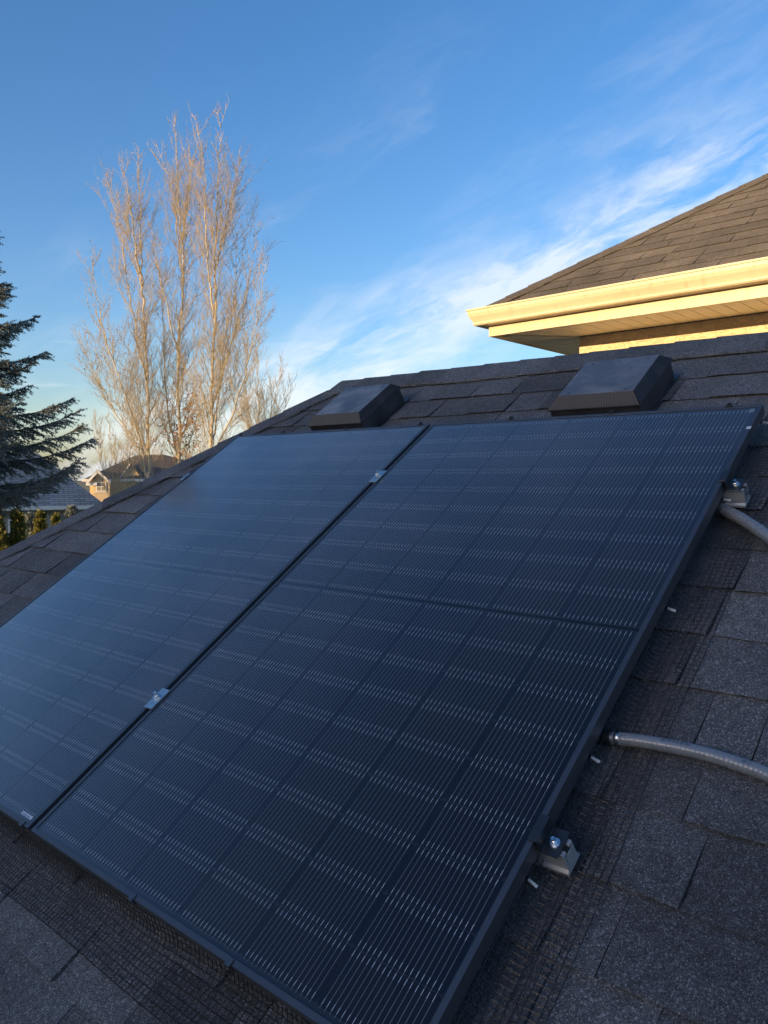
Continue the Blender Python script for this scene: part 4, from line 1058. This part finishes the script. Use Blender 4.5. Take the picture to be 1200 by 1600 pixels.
def spruce_tree(base, height, rmax, seed, label, limbs_extra=(), mesh_from=None):
    rs = np.random.default_rng(seed)
    root = empty('spruce_tree', tuple(base)); tag(root, label, 'tree', 'spruces')
    if mesh_from is not None:
        for ch in mesh_from.children:
            c = ch.copy(); COL.objects.link(c); c.parent = root
        root.rotation_euler = (0, 0, 2.0); return root
    trunk, limbs = MB(), MB(); bv = []; LB_ = []; LM_ = []; LR_ = []
    trunk.tube([(0, 0, z) for z in np.linspace(0, height, 14)], [0.17*(1-z/height)+0.012 for z in np.linspace(0, height, 14)], 10)
    z = 4.15
    while z < height-0.15:
        f = 1-(z-0.2)/(height-0.2); ln = rmax*f
        k = 6 if f > 0.25 else 5
        a0 = rs.uniform(0, 6.28)
        for q in range(k):
            az = a0+q*2*math.pi/k+rs.normal(0, 0.16); L_ = ln*rs.uniform(0.62, 1.08)
            hd_ = np.array([math.cos(az), math.sin(az), 0]); n_ = 12
            sag = 0.30*f+0.04; p = np.array([0, 0, z+rs.uniform(-.05, .05)]); pts = [p.copy()]
            for i in range(n_):
                g_ = i/n_; slope_ = -sag*(1-g_)*1.1+0.62*g_**1.4+0.05
                dd = hd_+np.array([0, 0, slope_]); dd /= np.linalg.norm(dd); p = p+dd*L_/n_; pts.append(p.copy())
            LM_.append(pts); LR_.append([0.020*f+0.006-(0.018*f+0.003)*i/n_ for i in range(n_+1)])
            side = np.cross(hd_, [0, 0, 1.])
            i0 = 1 if L_ < .5 else 2
            s_ = 0.14*L_
            while s_ < L_:
                g_ = s_/L_; i = min(int(g_*n_), n_-1); pp = pts[i]+(pts[i+1]-pts[i])*(g_*n_-i)
                ax = pts[i+1]-pts[i]; ax /= np.linalg.norm(ax)
                for sg in (-1, 1):
                    sl = (0.13+0.40*min(1, (1-g_)*1.6))*rs.uniform(.5, 1.05)*(0.5+0.5*f)
                    sd_ = ax*0.75+side*sg*rs.uniform(.35, .8)+np.array([0, 0, rs.uniform(-0.95, 0.12)*(0.35+f)]); sd_ /= np.linalg.norm(sd_)
                    # side shoot, a little drooping, with its own shoots
                    e_ = pp+sd_*sl
                    LB_.append([pp, pp+sd_*sl*.5+np.array([0, 0, -.004]), e_])
                    brush(bv, None, pp, sd_, sl*1.03, rs, int(sl*300)+6, 0.028)
                    m_ = int(sl/0.060)
                    for t_ in range(m_):
                        for sg2 in (-1, 1):
                            h_ = (t_+rs.uniform(.2, .9))/max(m_, 1); s2 = np.cross(sd_, [0, 0, 1.]); s2 /= np.linalg.norm(s2)
                            d2 = sd_*0.8+s2*sg2*0.62+np.array([0, 0, rs.uniform(-.60, .12)]); d2 /= np.linalg.norm(d2)
                            l2 = rs.uniform(0.055, 0.125)
                            brush(bv, None, pp+sd_*sl*h_, d2, l2, rs, int(l2*300)+4, 0.026)
                s_ += rs.uniform(0.038, 0.062)
            brush(bv, None, pts[-3], pts[-1]-pts[-3], np.linalg.norm(pts[-1]-pts[-3])*1.08, rs, 46, 0.022)
        z += 0.25*rs.uniform(.7, 1.3)*(0.75+0.35*f)
    trunk.build('trunk', M['bark_dark'], root, smooth=True)
    limbs.batch(LM_, LR_, 5); limbs.batch(LB_, np.tile([0.0045, 0.003, 0.002], (len(LB_), 1)), 3)
    limbs.build('limbs', M['bark_dark'], root)
    V = expand(bv, rs); nt_ = len(V)//3
    me = bpy.data.meshes.new('needles'); me.vertices.add(len(V)); me.vertices.foreach_set('co', V.ravel())
    me.loops.add(len(V)); me.loops.foreach_set('vertex_index', np.arange(len(V), dtype=np.int32))
    me.polygons.add(nt_); me.polygons.foreach_set('loop_start', np.arange(0, len(V), 3, dtype=np.int32)); me.polygons.foreach_set('loop_total', np.full(nt_, 3, dtype=np.int32))
    me.update(calc_edges=True); me.materials.append(M['needle'])
    o = bpy.data.objects.new('crown', me); COL.objects.link(o); o.parent = root
    print('spruce needles', nt_)
    return root
sb = W3(-78, 748, 10.0); sb[2] = GROUND
sp = spruce_tree(sb, 9.75, 3.25, 22, 'blue-green spruce whose branches reach in from the left edge')

# ------------------------------------------------------------------ cedars and a low juniper behind the hip
def cedar(px, depth, top_py, wd, seed, label, group='cedar hedge', mat='cedar', name='cedar_shrub', dens=2600):
    rs = np.random.default_rng(seed); base = W3(px, 748, depth); base[2] = GROUND
    h = W3(px, top_py, depth)[2]-GROUND
    root = empty(name, tuple(base)); tag(root, label, 'shrub', group)
    MB().tube([(0, 0, 0), (0.02, 0, h*.5), (0, 0, h*.9)], [0.05, 0.03, 0.008], 7).build('trunk', M['bark_dark'], root, smooth=True)
    b = MB()
    for _ in range(dens):
        f = rs.random()**0.75; z = h*(0.08+0.92*f); rr = wd*(1-f)**0.6*(0.55+0.45*math.sin(f*9+seed)**2)*rs.uniform(.55, 1.0); az = rs.uniform(0, 6.28)
        c = np.array([math.cos(az)*rr, math.sin(az)*rr, z]); out = np.array([math.cos(az), math.sin(az), rs.uniform(.6, 1.9)]); out /= np.linalg.norm(out)
        sd_ = np.cross(out, rs.normal(0, 1, 3)); sd_ /= np.linalg.norm(sd_); l = rs.uniform(0.05, 0.13); w_ = l*rs.uniform(.16, .30)
        b.add([c-sd_*w_*.4, c+out*l*.55-sd_*w_, c+out*l, c+out*l*.5+sd_*w_], [(0, 1, 2, 3)])
        b.add([c+sd_*w_*.2, c+out*l*.4+sd_*w_*1.6, c+out*l*.75+sd_*w_*2.2, c+out*l*.45+sd_*w_*.6], [(0, 1, 2, 3)])
    b.build('crown', M[mat], root)
cedar(-6, 13.0, 792, 0.52, 1, 'yellow-green cedar at the left edge under the spruce')
cedar(26, 13.2, 800, 0.40, 2, 'second yellow-green cedar from the left edge, standing full behind the hip', dens=2600)
cedar(62, 14.0, 803, 0.30, 3, 'slim yellow-green cedar, third from the left edge')
cedar(86, 14.4, 806, 0.26, 4, 'smallest yellow-green cedar, rightmost of the row', dens=1600)
cedar(45, 15.0, 806, 0.55, 5, 'dark blue-green juniper between the cedars below the white gutter', group=None, mat='needle', name='juniper_shrub', dens=2400)
cedar(112, 15.5, 795, 0.75, 6, 'dark blue-green juniper spreading along the hip, right of the cedars', group=None, mat='needle', name='juniper_shrub', dens=3600)
